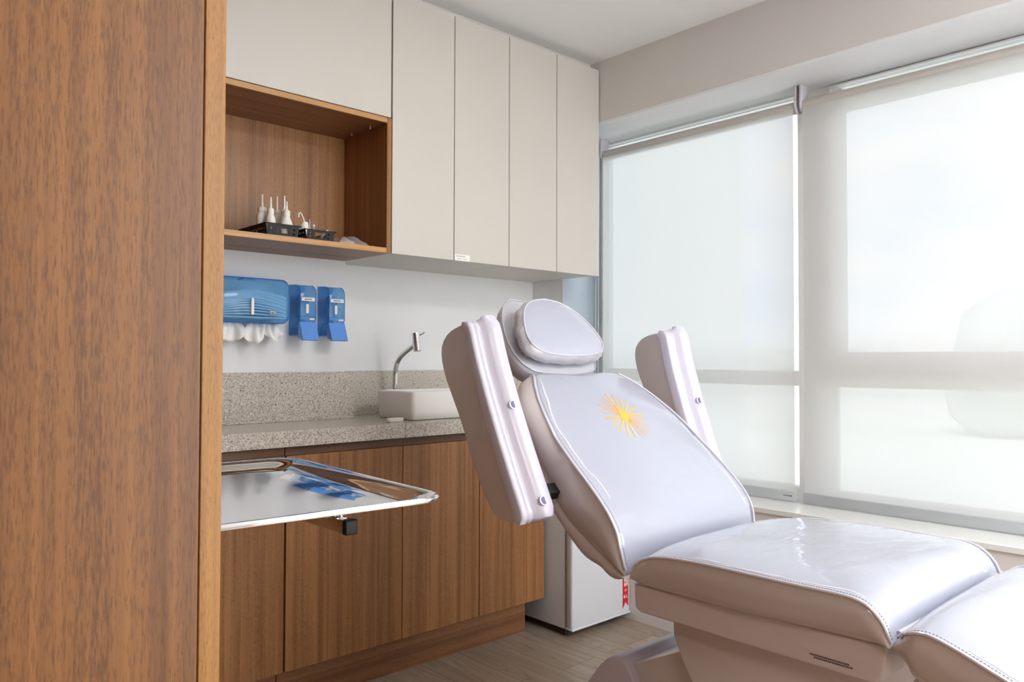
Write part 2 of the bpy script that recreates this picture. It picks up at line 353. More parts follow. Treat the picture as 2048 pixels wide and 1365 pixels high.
# ------------------------------------------------------------------ the room
XW, YL, YR, XS = 2.685, 2.66, 2.785, 1.556      # window wall, left/right planes of the back wall, step between them
ZC, ZS, ZL = 2.497, 0.573, 2.208                # ceiling, sill, lintel
YJ = 2.585                                      # jamb of the window opening
XL, YB = -1.5, -1.6
XG0 = 2.965
struct('floor', box(B(), XL-0.1, XW+0.36, YB-0.1, 3.0, -0.1, 0.0), M['floor'])
struct('ceiling', box(B(), XL-0.1, XW+0.36, YB-0.1, 3.0, ZC, ZC+0.1), M['ceiling'])
struct('wall_back', prism(B(), [(XL, YL), (XS, YL), (XS, YR), (XW, YR), (XW, 3.0), (XL, 3.0)], 'Z', 0, ZC), M['white_wall'])
bm = B(); box(bm, XW, XW+0.36, YB, 3.0, 0, ZS-0.02); box(bm, XW, XW+0.36, YB, 3.0, ZL+0.012, ZC); box(bm, XW, XW+0.36, YB, -1.2, ZS-0.02, ZL+0.012)
struct('wall_right', bm, M['greige'])
bm = B(); box(bm, XW, XW+0.36, YJ, 3.0, ZS-0.02, ZL+0.012); struct('wall_corner', bm, M['white_wall'])
struct('trim_1', box(B(), XW+0.002, XW+0.36, -1.2, YJ, ZL, ZL+0.012), M['white_wall'])
struct('trim_2', box(B(), XW-0.006, XW+0.36, -1.2, YJ, ZS-0.02, ZS, 0.002), M['sill'])
M['jamb'] = plain('blue_grey_jamb_paint', (170, 182, 192), 0.6)  # bluish shade on the white jamb put into the colour
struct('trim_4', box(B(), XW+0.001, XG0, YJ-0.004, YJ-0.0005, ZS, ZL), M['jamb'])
struct('wall_left', box(B(), XL-0.1, XL, YB, 3.0, 0, ZC), M['walnut'])
struct('wall_front', box(B(), XL, XW+0.36, YB-0.1, YB, 0, ZC), M['white_wall'])
# window: frame, transom, sashes, glass
win = bpy.data.objects.new('window_1', None); COL.objects.link(win); win['kind'] = 'structure'; win.location = (3.0, 0.69, ZS); WL[win.name] = Vector(win.location)
XG = 3.0
bm = B()
box(bm, XG-0.03, XG+0.04, -1.2, YJ, ZS, ZS+0.045); box(bm, XG-0.03, XG+0.04, -1.2, YJ, ZL-0.006, ZL)
box(bm, XG-0.03, XG+0.04, YJ-0.02, YJ, ZS+0.045, ZL-0.006); box(bm, XG-0.03, XG+0.04, -1.2, -1.155, ZS+0.045, ZL-0.006)
box(bm, XG-0.03, XG+0.04, 1.40, 1.535, ZS+0.045, ZL-0.006); box(bm, XG-0.03, XG+0.04, -0.05, 0.09, ZS+0.045, ZL-0.006)
box(bm, XG-0.028, XG+0.038, -1.155, YJ-0.02, 1.025, 1.085)
finish('window_frame', bm, M['frame'], win)
def sash(y0, y1, z0, z1, w=0.055, wb=0.075):
    bm = B(); box(bm, XG-0.045, XG-0.005, y0, y1, z0, z0+wb, 0.003); box(bm, XG-0.045, XG-0.005, y0, y1, 2.095, 2.130, 0.003); box(bm, XG-0.045, XG-0.005, y0, y1, z1-0.006, z1)
    box(bm, XG-0.045, XG-0.005, y0, y0+w, z0+wb, z1-0.018, 0.003); box(bm, XG-0.045, XG-0.005, y1-w, y1, z0+wb, z1-0.018, 0.003)
    s = finish('sash', bm, M['frame'], win); 
    bm = B(); box(bm, XG-0.07, XG-0.045, (y0+y1)/2-0.05, (y0+y1)/2+0.05, z0+0.03, z0+0.045, 0.003); box(bm, XG-0.06, XG-0.045, (y0+y1)/2-0.012, (y0+y1)/2+0.012, z0+0.02, z0+0.055, 0.003)
    h = finish('handle', bm, M['frame'], win)
sash(0.09, 1.40, 1.085, ZL-0.006); sash(-1.155, -0.05, 1.085, ZL-0.006)
bm = B()
for y0, y1 in ((-1.155, -0.05), (0.09, 1.40), (1.535, YJ-0.02)):
    box(bm, XG, XG+0.006, y0, y1, ZS+0.045, 1.025); box(bm, XG, XG+0.006, y0, y1, 1.085, ZL-0.006)
finish('pane', bm, M['glass'], win)

# ------------------------------------------------------------------ ceiling lamp bodies, two of them housing added fills
LAMP_LABELS = ['large square recessed ceiling light near the window side', 'small square recessed ceiling light in front of the wall cabinets', 'square recessed ceiling light near the wood clad wall']
for i, (l, a, b_, p, c) in enumerate(CEIL_LAMPS_AND_FILLS):
    r = root('ceiling_light', LAMP_LABELS[i], 'ceiling light', (l[0], l[1], ZC))
    bm = B(); h = a/2+0.02
    for (x0, x1, y0, y1) in ((-h, h, -h, -a/2), (-h, h, a/2, h), (-h, -a/2, -a/2, a/2), (a/2, h, -a/2, a/2)):
        box(bm, l[0]+x0, l[0]+x1, l[1]+y0, l[1]+y1, ZC-0.008, ZC)
    finish('frame', bm, M['frame'], r); finish('diffuser', box(B(), l[0]-a/2, l[0]+a/2, l[1]-a/2, l[1]+a/2, ZC-0.003, ZC), M['diffuser'], r)

# ------------------------------------------------------------------ roller blinds
def blind(y0, y1, label, chain=False, logo=False):
    r = root('roller_blind', label, 'blind', (2.875, (y0+y1)/2, 2.13), group='roller blinds in the long window')
    RZ, RX, RR = 2.127, 2.893, 0.024
    bm = B(); lathe(bm, [(0.015, y0-0.004), (RR, y0-0.004), (RR, y1+0.004), (0.015, y1+0.004)], (RX, 0, RZ), 28, 'Y'); finish('roller', bm, M['roller'], r, smooth=True)
    bm = B(); bm.faces.new([bm.verts.new(p) for p in ((2.870, y0, 0.615), (2.870, y1, 0.615), (2.870, y1, RZ), (2.870, y0, RZ))]); finish('fabric', bm, M['blind'], r)
    bb = finish('bottom_bar', box(B(), 2.862, 2.876, y0-0.004, y1+0.004, 0.578, 0.617, 0.003), M['bar'], r, smooth=True)
    if logo:
        bm = B(); box(bm, 2.8605, 2.8625, y0+0.012, y0+0.045, 0.5985, 0.5995); box(bm, 2.8603, 2.8625, y0+0.010, y0+0.014, 0.597, 0.601)
        lg = finish('maker_mark', bm, M['print'], r)
    for ye in ((y0-0.009, y1+0.012) if y0 > 1 else (y0-0.012, y1+0.009)):
        bm = B(); pts = [(2.868, ZL), (2.925, ZL), (2.925, 2.127), (2.914, 2.106), (2.893, 2.098), (2.874, 2.106), (2.864, 2.127)]
        prism(bm, pts, 'Y', ye-0.0045, ye+0.0045, 0.002)
        finish('bracket', bm, M['bracket'], r, smooth=True)
    bm = B(); lathe(bm, [(0.012, 0), (0.012, 0.006)], (2.893, y0-0.0125, 2.127), 16, 'Y'); finish('spindle', bm, M['chrome'], r, smooth=True)
    if chain:
        bm = B(); pts = []
        for i in range(60): t = i/59; pts.append((2.862, y1+0.014, 2.12-1.35*t))
        pts += [(2.862, y1+0.014+0.012*math.sin(PI*k/8)+0.0, 0.77-0.014*math.sin(PI*k/8)) for k in range(1, 8)]
        tube(bm, [(2.858, y1+0.012, 2.12), (2.858, y1+0.016, 1.5), (2.858, y1+0.02, 0.80), (2.858, y1+0.03, 0.775), (2.858, y1+0.04, 0.80), (2.858, y1+0.034, 1.5), (2.858, y1+0.03, 2.12)], 0.0016, 6)
        finish('pull_chain', bm, M['bracket'], r, smooth=True)
    return r
blind(1.502, 2.487, 'white roller blind nearest the wall cabinets, drawn down over the left of the window', chain=True, logo=True)
blind(-0.05, 1.462, 'wide white roller blind behind the treatment chair at the right of the window')
blind(-1.15, -0.13, 'white roller blind at the far end of the window, outside the photo')

# ------------------------------------------------------------------ tall cabinet next to the camera
r = root('tall_cabinet', 'tall walnut cabinet side filling the left edge of the view', 'cabinet', (-0.1, 0.62, 0))
box_w = finish('face_panel', box(B(), -0.75, 0.2335, 0.6205, 0.64, 0, ZC-0.003), M['walnut_near'], r)
e = finish('edge_panel', box(B(), 0.2345, 0.2515, 0.62, 0.84, 0, ZC-0.003, 0.0006, 1), M['edge_z'], r); e['label'] = 'yellowish oak edge strip'
finish('carcass', box(B(), -0.75, 0.2335, 0.641, 0.84, 0, ZC-0.003), M['walnut'], r)

r = root('tall_cabinet', 'second tall walnut cabinet, hidden left of the kitchen units', 'cabinet', (-0.6, 2.4, 0))
finish('carcass', box(B(), -1.49, 0.24, 2.12, YL-0.002, 0, ZC-0.003), M['walnut'], r)  # added out of view to bounce brown wood light onto the chair
for a in (-1.49, -0.913, -0.337): finish('door', box(B(), a+0.002, min(a+0.574, 0.239), 2.10, 2.119, 0.08, ZC-0.01, 0.001, 1), M['walnut'], r)
# ------------------------------------------------------------------ wall cabinets
YU, ZU, ZT = 2.345, 1.508, 2.455
def wall_unit(x0, x1, doors, label, z0=ZU, depth=YR, sticker=None):
    r = root('wall_cabinet', label, 'cabinet', ((x0+x1)/2, depth, z0), group='beige wall cabinets')
    x1b = x1-0.0015
    if x0 < XS < x1b-0.01:
        pass
    finish('body', box(B(), x0+0.0015, x1b, YU+0.021, (YL if x1 <= XS+0.01 else depth)-0.001, z0+0.004, ZT), M['beige'], r)
    finish('shadow_gap', box(B(), x0+0.001, x1-0.001, YU+0.0185, YU+0.0205, z0+0.003, ZT-0.002), M['darkgap'], r)
    for (a, b_) in doors:
        d = finish('door', box(B(), a+0.0017, b_-0.0017, YU, YU+0.018, z0, ZT, 0.0008, 1), M['beige'], r)
        if sticker and abs(a-sticker) < 0.01:
            bm = B(); box(bm, a+0.004, a+0.078, YU-0.0006, YU, z0+0.001, z0+0.025)
            s = finish('sticker', bm, M['label'], d); s['label'] = 'small white paper sticker with grey print'
            bm = B(); text_bars(bm, a+0.010, a+0.055, z0+0.016, z0+0.020, YU-0.0009, 1); text_bars(bm, a+0.014, a+0.036, z0+0.007, z0+0.010, YU-0.0009, 1); text_bars(bm, a+0.044, a+0.062, z0+0.007, z0+0.010, YU-0.0009, 1)
            finish('sticker_print', bm, M['stitch'], d)
    return r
wall_unit(0.62, 1.5545, [(0.62, 1.5545)], 'beige flap cabinet above the open wooden niche', z0=1.9965, depth=YL)
wall_unit(1.5575, 2.127, [(1.5575, 1.842), (1.842, 2.127)], 'beige two door wall cabinet beside the wooden niche, with a small paper sticker', sticker=1.842)
wall_unit(2.127, 2.682, [(2.127, 2.405), (2.405, 2.682)], 'beige two door wall cabinet next to the window')
struct('trim_3', box(B(), 0.62, 2.682, 2.40, YL-0.002, ZT+0.001, ZC-0.001), M['greige'])
# open niche
r = root('niche_shelf', 'open walnut niche shelf with oak edges under the flap cabinet', 'shelf', (1.09, YL, ZU))
NX0, NX1 = 0.62, 1.5545
def board(name, x0, x1, z0, z1, y0=YU+0.0012, y1=YL-0.001, mat='walnut_y'):
    return finish(name, box(B(), x0, x1, y0, y1, z0, z1), M[mat], r)
board('bottom_board', NX0, NX1, ZU, ZU+0.018); board('top_board', NX0, NX1, 1.975, 1.993)
board('side_board', NX1-0.018, NX1, ZU+0.0182, 1.9748, mat='walnut'); board('side_board', NX0, NX0+0.018, ZU+0.0182, 1.9748, mat='walnut')
finish('back_board', box(B(), NX0+0.018, NX1-0.018, YL-0.02, YL-0.008, ZU+0.0182, 1.9748), M['walnut'], r)
bm = B(); box(bm, NX0, NX1-0.0183, YU, YU+0.0012, ZU, ZU+0.018); box(bm, NX0, NX1-0.0183, YU, YU+0.0012, 1.975, 1.993)
e = finish('edge_band', bm, M['edge_x'], r); e['label'] = 'light oak edge of the boards'
e = finish('edge_band', box(B(), NX1-0.018, NX1, YU, YU+0.0012, ZU, 1.993), M['edge_z'], r); e['label'] = 'light oak edge of the side'
finish('seam_line', box(B(), NX0, NX1, 2.545, 2.547, ZU-0.0004, ZU+0.0005), M['darkgap'], r)
for (x, y) in ((NX1-0.03, 2.44), (NX1-0.03, 2.57)):
    bm = B(); lathe(bm, [(0.006, -0.006), (0.006, 0)], (x, y, 1.9748), 12); finish('bracket_cam', bm, M['chrome'], r, smooth=True)

# ------------------------------------------------------------------ things in the niche
ZB = ZU+0.0185
def basket(x0, y0, w, d, h, label):
    r = root('storage_basket', label, 'basket', (x0+w/2, y0+d/2, ZB))
    th = 0.002; flare = 0.006
    def wall(bm, p, q, nh):     # wall with holes between two floor points
        pass
    def strip_panel(P, Q, holes):
        """perforated wall from P to Q (bottom corners); holes are (s0,s1,z0,z1) gaps"""
        P, Q = Vector(P), Vector(Q); L = (Q-P).length; t = (Q-P)/L; nrm = Vector((t.y, -t.x, 0))
        ss = sorted({0, L, *[a for hh in holes for a in hh[:2]]}); zs = sorted({0, h, *[a for hh in holes for a in hh[2:]]})
        for i in range(len(ss)-1):
            for j in range(len(zs)-1):
                sm, zm = (ss[i]+ss[i+1])/2, (zs[j]+zs[j+1])/2
                if any(a < sm < b_ and c < zm < d_ for a, b_, c, d_ in holes): continue
                A = [P + t*s + nrm*(flare*z/h) + Vector((0, 0, z)) for s, z in ((ss[i], zs[j]), (ss[i+1], zs[j]), (ss[i+1], zs[j+1]), (ss[i], zs[j+1]))]
                Bk = [a - nrm*th for a in A]
                va = [bm.verts.new(a) for a in A]; vb = [bm.verts.new(a) for a in Bk]
                bm.faces.new(va); bm.faces.new(vb[::-1])
                for k in range(4): bm.faces.new((va[k], vb[k], vb[(k+1) % 4], va[(k+1) % 4]))
    bm = B(); hs = 0.0062
    def holes_for(L, slot):
        out = []; 
        cx = L/2; sl = 0.021 if slot else 0
        s = 0.010
        while s + hs < L-0.008:
            mid = s+hs/2
            if not (slot and abs(mid-cx) < sl+0.006):
                for z in (0.010, 0.023): out.append((s, s+hs, z, z+hs))
            s += 0.0132
        if slot: out.append((cx-sl, cx+sl, 0.0125, 0.0285))
        return out
    strip_panel((x0, y0, ZB), (x0+w, y0, ZB), holes_for(w, True)); strip_panel((x0+w, y0, ZB), (x0+w, y0+d, ZB), holes_for(d, False))
    strip_panel((x0+w, y0+d, ZB), (x0, y0+d, ZB), holes_for(w, True)); strip_panel((x0, y0+d, ZB), (x0, y0, ZB), holes_for(d, False))
    box(bm, x0, x0+w, y0, y0+d, ZB, ZB+th)
    finish('body', bm, M['black_plastic'], r)
    bm = B(); zz = ZB+h; f = flare+0.001
    tube(bm, [(x0-f, y0-f, zz), (x0+w+f, y0-f, zz), (x0+w+f, y0+d+f, zz), (x0-f, y0+d+f, zz)], 0.0022, 6, closed=True)
    finish('rim', bm, M['black_plastic'], r)
    return r
basket(1.104, 2.378, 0.106, 0.20, 0.041, 'larger black perforated basket full of squeeze bottles in the niche')
basket(1.243, 2.378, 0.099, 0.16, 0.036, 'smaller black perforated basket with small vials, right of the bottle basket')
def bottle(name, x, y, z, body_r, body_h, shoulder, neck_r, cap_h, tip_h, label, lean=(0, 0), capmat='bottle'):
    r = root(name, label, 'bottle', (x, y, z), group=None)
    bm = B(); lathe(bm, [(body_r*0.9, 0), (body_r, 0.003), (body_r, body_h), (body_r*0.93, body_h+shoulder*0.35), (neck_r*1.15, body_h+shoulder), (neck_r, body_h+shoulder+0.002)], (x, y, z), 20)
    finish('body', bm, M['bottle'], r, smooth=True)
    z1 = z+body_h+shoulder+0.001
    bm = B(); lathe(bm, [(neck_r*1.25, 0), (neck_r*1.25, cap_h*0.8), (neck_r*1.05, cap_h), (neck_r*0.9, cap_h)], (x, y, z1), 18); finish('cap', bm, M['bottle'], r, smooth=True)
    bm = B(); z2 = z1+cap_h
    lathe(bm, [(neck_r*0.5, -0.001), (0.0042, 0.002), (0.0026, tip_h*0.9), (0.0030, tip_h*0.93), (0.0022, tip_h)], (x, y, z2), 12); o = finish('nozzle', bm, M['bottle'], r, smooth=True)
    if lean[0] or lean[1]: r.rotation_euler = (lean[0], lean[1], 0)
    return r
z0 = ZB+0.0022
bottle('squeeze_bottle', 1.120, 2.452, z0, 0.0195, 0.070, 0.016, 0.0115, 0.014, 0.044, 'leftmost squeeze bottle, clear bodied with a wide cap, in the larger black basket')
bottle('squeeze_bottle', 1.131, 2.412, z0, 0.0165, 0.052, 0.022, 0.0090, 0.018, 0.038, 'white squeeze bottle at the front, second from the left in the larger basket')
bottle('squeeze_bottle', 1.191, 2.492, z0, 0.0150, 0.074, 0.020, 0.0085, 0.012, 0.047, 'white squeeze bottle standing at the back of the larger basket, third nozzle from the left')
bottle('squeeze_bottle', 1.185, 2.408, z0, 0.0215, 0.036, 0.036, 0.0095, 0.020, 0.030, 'white wide shouldered squeeze bottle at the front right of the larger basket')
bottle('squeeze_bottle', 1.199, 2.453, z0, 0.0145, 0.066, 0.020, 0.0085, 0.018, 0.046, 'white slim squeeze bottle behind the wide shouldered one')
# hooked tip bottle and vials in the small basket
r = root('wash_bottle', 'small white wash bottle with a bent spout at the left of the smaller basket', 'bottle', (1.262, 2.43, z0))
bm = B(); lathe(bm, [(0.013, 0), (0.014, 0.003), (0.014, 0.055), (0.012, 0.062), (0.011, 0.066)], (1.262, 2.43, z0), 18); finish('body', bm, M['bottle'], r, smooth=True)
finish('label', box(B(), 1.256, 1.270, 2.4148, 2.4158, z0+0.036, z0+0.046), M['silver'], r)
bm = B(); tube(bm, [(1.262, 2.43, z0+0.066), (1.257, 2.43, z0+0.078), (1.250, 2.43, z0+0.092), (1.245, 2.43, z0+0.097), (1.240, 2.43, z0+0.092), (1.239, 2.43, z0+0.080)], 0.0026, 8); finish('spout', bm, M['bottle'], r, smooth=True)
def vial(x, y, h, rr, label, lean=(0, 0)):
    r = root('vial', label, 'vial', (x, y, z0))
    bm = B(); lathe(bm, [(rr, 0), (rr, h*0.8), (rr*0.6, h*0.86), (rr*0.6, h*0.88)], (x, y, z0), 14); finish('body', bm, M['clear'], r, smooth=True)
    bm = B(); lathe(bm, [(rr*0.8, h*0.88), (rr*0.85, h*0.97), (rr*0.5, h)], (x, y, z0), 14); finish('stopper', bm, M['bottle'], r, smooth=True)
    r.rotation_euler = (lean[0], lean[1], 0)
vial(1.283, 2.405, 0.058, 0.005, 'clear glass vial with a round stopper right beside the wash bottle')
vial(1.292, 2.43, 0.044, 0.006, 'short clear vial in the middle of the smaller basket')
vial(1.300, 2.41, 0.060, 0.0045, 'clear glass tube leaning towards the right rim of the smaller basket', lean=(0, 0.72))
r = root('needle', 'thin upright needle between the vials of the smaller basket', 'needle', (1.276, 2.42, z0)); bm = B(); lathe(bm, [(0.0012, 0), (0.0012, 0.07), (0.0003, 0.078)], (1.276, 2.42, z0), 8); finish('shaft', bm, M['bottle'], r)
# crumpled clear bag
bm = B(); n = 26; grid = []
for i in range(n):
    row = []
    for j in range(n):
        u, v = i/(n-1)*2-1, j/(n-1)*2-1; rr = math.hypot(u, v)
        k = max(0.0, 1-max(abs(u), abs(v))**2.2)
        hgt = 0.036*k**0.6*(0.8+0.2*math.sin(7*u+3*v)) + 0.006*math.sin(11*u*v+5*u)*k
        row.append(bm.verts.new((1.434+0.062*u*(1+0.05*math.sin(6*v)), 2.44+0.05*v*(1+0.06*math.sin(5*u)), ZB+0.0015+max(0, hgt))))
    grid.append(row)
for i in range(n-1):
    for j in range(n-1): bm.faces.new((grid[i][j], grid[i+1][j], grid[i+1][j+1], grid[i][j+1]))
bg = finish('plastic_bag', bm, M['clear'], origin=(1.434, 2.44, ZB), smooth=True, angle=25); tag(bg, 'crumpled clear plastic bag of white cotton at the right end of the niche', 'bag')
bm = B()
for (x, y, s) in ((1.425, 2.425, 0.011), (1.445, 2.43, 0.012), (1.455, 2.45, 0.010), (1.41, 2.44, 0.010), (1.432, 2.445, 0.012)):
    bmesh.ops.create_icosphere(bm, subdivisions=2, radius=s, matrix=Matrix.Translation((x, y, ZB+s+0.001)))
tag(finish('cotton_ball', bm, M['paper'], origin=(1.43, 2.44, ZB), smooth=True), 'white cotton wad inside the clear bag in the niche', 'cotton')

# ------------------------------------------------------------------ base cabinets
YD = 2.315
def base_unit(x0, x1, doors, label, side=False):
    r = root('base_cabinet', label, 'cabinet', ((x0+x1)/2, YL, 0), group='walnut base cabinets')
    back = YL if x1 < XS+0.1 else YR
    finish('body', box(B(), x0, x1, YD+0.021, YL-0.001, 0.139, 0.8475), M['walnut'], r)
    finish('shadow_gap', box(B(), x0+0.001, x1-0.001, YD+0.0186, YD+0.0208, 0.140, 0.816), M['darkgap'], r)
    for k, (a, b_) in enumerate(doors):
        finish('door', box(B(), a+0.0017, b_-0.0017, YD, YD+0.018, 0.137, 0.8185, 0.0007, 1), M['walnut'], r)
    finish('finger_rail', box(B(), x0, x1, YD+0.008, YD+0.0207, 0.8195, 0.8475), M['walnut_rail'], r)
    finish('toe_kick', box(B(), x0, x1-(0.058 if side else 0), YD+0.056, YD+0.074, 0.0, 0.139), M['walnut_x'], r)
    return r
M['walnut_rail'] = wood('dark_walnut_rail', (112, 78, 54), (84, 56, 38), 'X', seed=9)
base_unit(0.248, 1.1435, [(0.248, 0.696), (0.696, 1.1435)], 'walnut base cabinet left of the wide dark gap, behind the steel tray')
base_unit(1.1465, 1.592, [(1.1465, 1.592)], 'single door walnut base cabinet under the seam of the granite counter')
base_unit(1.592, 2.303, [(1.592, 1.949), (1.949, 2.303)], 'two door walnut base cabinet under the sink, next to the fridge', side=True)

# ------------------------------------------------------------------ countertop
r = root('countertop', 'speckled grey granite countertop with upstand along the back wall', 'countertop', (1.5, YL, 0.85))
YC = 2.30
M['granite2'] = M['granite']
finish('slab', box(B(), 0.248, 1.5915, YC, YL-0.001, 0.849, 0.90, 0.0015), M['granite'], r)
bm = B(); prism(bm, [(1.5925, YC), (XW-0.001, YC), (XW-0.001, YR-0.001), (XS+0.001, YR-0.001), (XS+0.001, YL), (1.5925, YL)], 'Z', 0.849, 0.90, 0.0015); finish('slab', bm, M['granite'], r)
finish('upstand', box(B(), 0.248, XS+0.03, YL-0.022, YL-0.001, 0.9003, 1.080, 0.001), M['granite'], r)
finish('upstand', box(B(), XS+0.001, XS+0.03, YL, YR-0.022, 0.9003, 1.080, 0.001), M['granite'], r)
finish('upstand', box(B(), XS+0.001, XW-0.001, YR-0.021, YR-0.001, 0.9003, 1.080, 0.001), M['granite'], r)

# ------------------------------------------------------------------ sink and tap
SX0, SX1, SY0, SY1, SZ0, SZ1 = 1.672, 2.11, 2.372, 2.612, 0.9008, 1.008
def rrect(x0, x1, y0, y1, rad, k=5):
    out = []
    for cx, cy, a0 in ((x1-rad, y1-rad, 0), (x0+rad, y1-rad, 90), (x0+rad, y0+rad, 180), (x1-rad, y0+rad, 270)):
        for i in range(k+1):
            a = math.radians(a0+90*i/k); out.append((cx+rad*math.cos(a), cy+rad*math.sin(a)))
    return out
def ringloft(bm, rings, close_first=True, close_last=True):
    R = [[bm.verts.new(p) for p in ring] for ring in rings]; n = len(R[0])
    for a, b_ in zip(R[:-1], R[1:]):
        for k in range(n): bm.faces.new((a[k], a[(k+1) % n], b_[(k+1) % n], b_[k]))
    if close_first: bm.faces.new(R[0][::-1])
    if close_last: bm.faces.new(R[-1])
    return R
def rr3(i, z, rad, k=5): return [(x, y, z) for x, y in rrect(SX0+i, SX1-i, SY0+i, SY1-i, rad, k)]
bm = B()
ringloft(bm, [rr3(0.010, SZ0, 0.010), rr3(0.004, SZ0+0.004, 0.014), rr3(0.0, SZ0+0.03, 0.016), rr3(-0.001, SZ1-0.006, 0.016), rr3(0.001, SZ1-0.0015, 0.016), rr3(0.005, SZ1, 0.016),
              rr3(0.014, SZ1, 0.02), rr3(0.017, SZ1-0.002, 0.02), rr3(0.020, SZ1-0.008, 0.022), rr3(0.030, SZ0+0.022, 0.03), rr3(0.045, SZ0+0.014, 0.035), rr3(0.09, SZ0+0.012, 0.02)])
r = root('sink', 'white rectangular ceramic vessel sink on the granite counter', 'sink', ((SX0+SX1)/2, (SY0+SY1)/2, SZ0))
finish('basin', bm, M['ceramic'], r, smooth=True, angle=50)
bm = B(); lathe(bm, [(0.022, 0), (0.022, 0.003), (0.016, 0.004)], ((SX0+SX1)/2, (SY0+SY1)/2, SZ0+0.0125), 20); finish('drain', bm, M['chrome'], r, smooth=True)
r = root('tap', 'chrome tap with a curved spout rising behind the sink', 'tap', (1.80, 2.678, 0.90))
bm = B(); lathe(bm, [(0.021, 0.0005), (0.021, 0.005), (0.014, 0.008)], (1.80, 2.678, 0.90), 20); finish('base_plate', bm, M['chrome'], r, smooth=True)
path = resample([(1.80, 2.678, 0.905), (1.80, 2.678, 1.06), (1.80, 2.672, 1.10), (1.80, 2.650, 1.132), (1.80, 2.605, 1.158), (1.80, 2.560, 1.176), (1.80, 2.538, 1.187)], 30, 2)
bm = B(); tube(bm, path, 0.0105, 16); finish('spout', bm, M['chrome'], r, smooth=True)
bm = B(); axis = Vector((0.0, -0.16, -1)).normalized(); top = Vector((1.80, 2.535, 1.232))
def along(t): return top+axis*t
tube(bm, [along(0), along(0.0005), along(0.019), along(0.0195), along(0.020), along(0.0205), along(0.036), along(0.0365), along(0.0385), along(0.039), along(0.072), along(0.0735)], [0.0138, 0.0150, 0.0150, 0.0142, 0.0142, 0.0150, 0.0150, 0.0170, 0.0170, 0.0155, 0.0155, 0.0140], 20)
finish('tap_head', bm, M['chrome'], r, smooth=True, angle=30)
bm = B(); tube(bm, [along(0.011)+Vector((0.008, -0.006, 0)), along(0.008)+Vector((0.02, -0.016, 0.004)), along(0.006)+Vector((0.028, -0.02, 0.009))], 0.0023, 8); finish('lever', bm, M['chrome'], r, smooth=True)
bm = B(); prism(bm, rrect(1.573, 1.640, 2.378, 2.402, 0.008), 'Z', 0.9008, 0.914, 0.004, 3)
tag(finish('soap_bar', bm, M['label'], origin=(1.606, 2.39, 0.9008), smooth=True), 'small white soap bar on the counter in front of the sink', 'soap')

# ------------------------------------------------------------------ dispensers on the wall
def shell_profile(x0, x1, z0, z1, rad, y):      # ring in XZ at depth y
    return [(x, y, z) for x, z in rrect(x0, x1, z0, z1, rad, 6)]
r = root('towel_dispenser', 'wide blue see-through paper towel dispenser at the left of the wall', 'dispenser', (1.13, YL, 1.33))
X0, X1, Z0, Z1 = 1.0, 1.272, 1.253, 1.404
bm = B(); ringloft(bm, [shell_profile(X0, X1, Z0, Z1, 0.028, YL-0.0005), shell_profile(X0, X1, Z0, Z1, 0.028, 2.565), shell_profile(X0+0.003, X1-0.003, Z0+0.003, Z1-0.003, 0.027, 2.553), shell_profile(X0+0.012, X1-0.012, Z0+0.012, Z1-0.012, 0.022, 2.546)], close_first=False)
finish('cover', bm, M['blue'], r, smooth=True)
bm = B(); tube(bm, [(x, 2.562, z) for x, z in rrect(X0-0.0005, X1+0.0005, Z0-0.0005, Z1+0.0005, 0.028, 6)], 0.0022, 6, closed=True); finish('rim', bm, M['blue_edge'], r, smooth=True)
finish('latch', box(B(), 1.10, 1.145, 2.548, 2.60, Z1-0.006, Z1-0.001, 0.002), M['blue_edge'], r)
for k in range(13):      # folded towels: bowed sheets stacked inside
    t = k/12; zc = 1.268+0.082*t; bw = 0.013*math.sin(PI*min(1, t*1.05)) + 0.012*t
    bm = B(); pts = []
    m_ = 14
    top_ = []; bot_ = []
    for i in range(m_+1):
        u = i/m_*2-1; z = zc + bw*(1-abs(u)**1.7) - 0.010*t*abs(u)
        x = 1.139+0.121*u; top_.append((x, z+0.0058)); bot_.append((x, z))
    prism(bm, bot_+top_[::-1], 'Y', 2.558-0.004*(k % 2), 2.645)
    finish('folded_towel', bm, M['towel'] if 'towel' in M else M['paper'], r)
bm = B(); prism(bm, rrect(1.127, 1.137, 1.278, 1.336, 0.005, 5), 'Y', 2.543, 2.546, 0.0008); w = finish('level_window', bm, M['label'], r, smooth=True)
bm = B(); box(bm, 1.192, 1.216, 2.5435, 2.5465, 1.283, 1.293, 0.001); finish('badge', bm, M['silver'], r)
bm = B(); text_bars(bm, 1.194, 1.214, 1.285, 1.290, 2.5430, 1); finish('badge_print', bm, M['print'], r)
# hanging paper sheets
def hang(cx, w, zb, ph, label):
    bm = B(); n, m_ = 22, 10; g = []
    for i in range(n):
        u = i/(n-1)*2-1; row = []
        for j in range(m_):
            v = j/(m_-1)
            x = cx + w/2*u*(0.72+0.28*v) + 0.006*math.sin(3*v+ph); z = 1.254 - (1.254-zb)*v*(1-0.42*(abs(u)**2.0)) 
            y = 2.60 - 0.016*v + 0.012*math.sin(3.2*u+2.2*v+ph)*(0.3+v) + 0.005*math.sin(9*u-ph)
            row.append(bm.verts.new((x, y, z)))
        g.append(row)
    for i in range(n-1):
        for j in range(m_-1): bm.faces.new((g[i][j], g[i+1][j], g[i+1][j+1], g[i][j+1]))
    o = finish('paper_towel', bm, M['paper'], origin=(cx, 2.6, 1.25), smooth=True, angle=180)
    md = o.modifiers.new('thick', 'SOLIDIFY'); md.thickness = 0.0008
    tag(o, label, 'paper towel', 'towels hanging from the dispenser')
hang(1.075, 0.10, 1.188, 0.4, 'white paper towel hanging at the left under the wide dispenser')
hang(1.164, 0.085, 1.182, 1.9, 'white paper towel hanging in the middle under the wide dispenser')
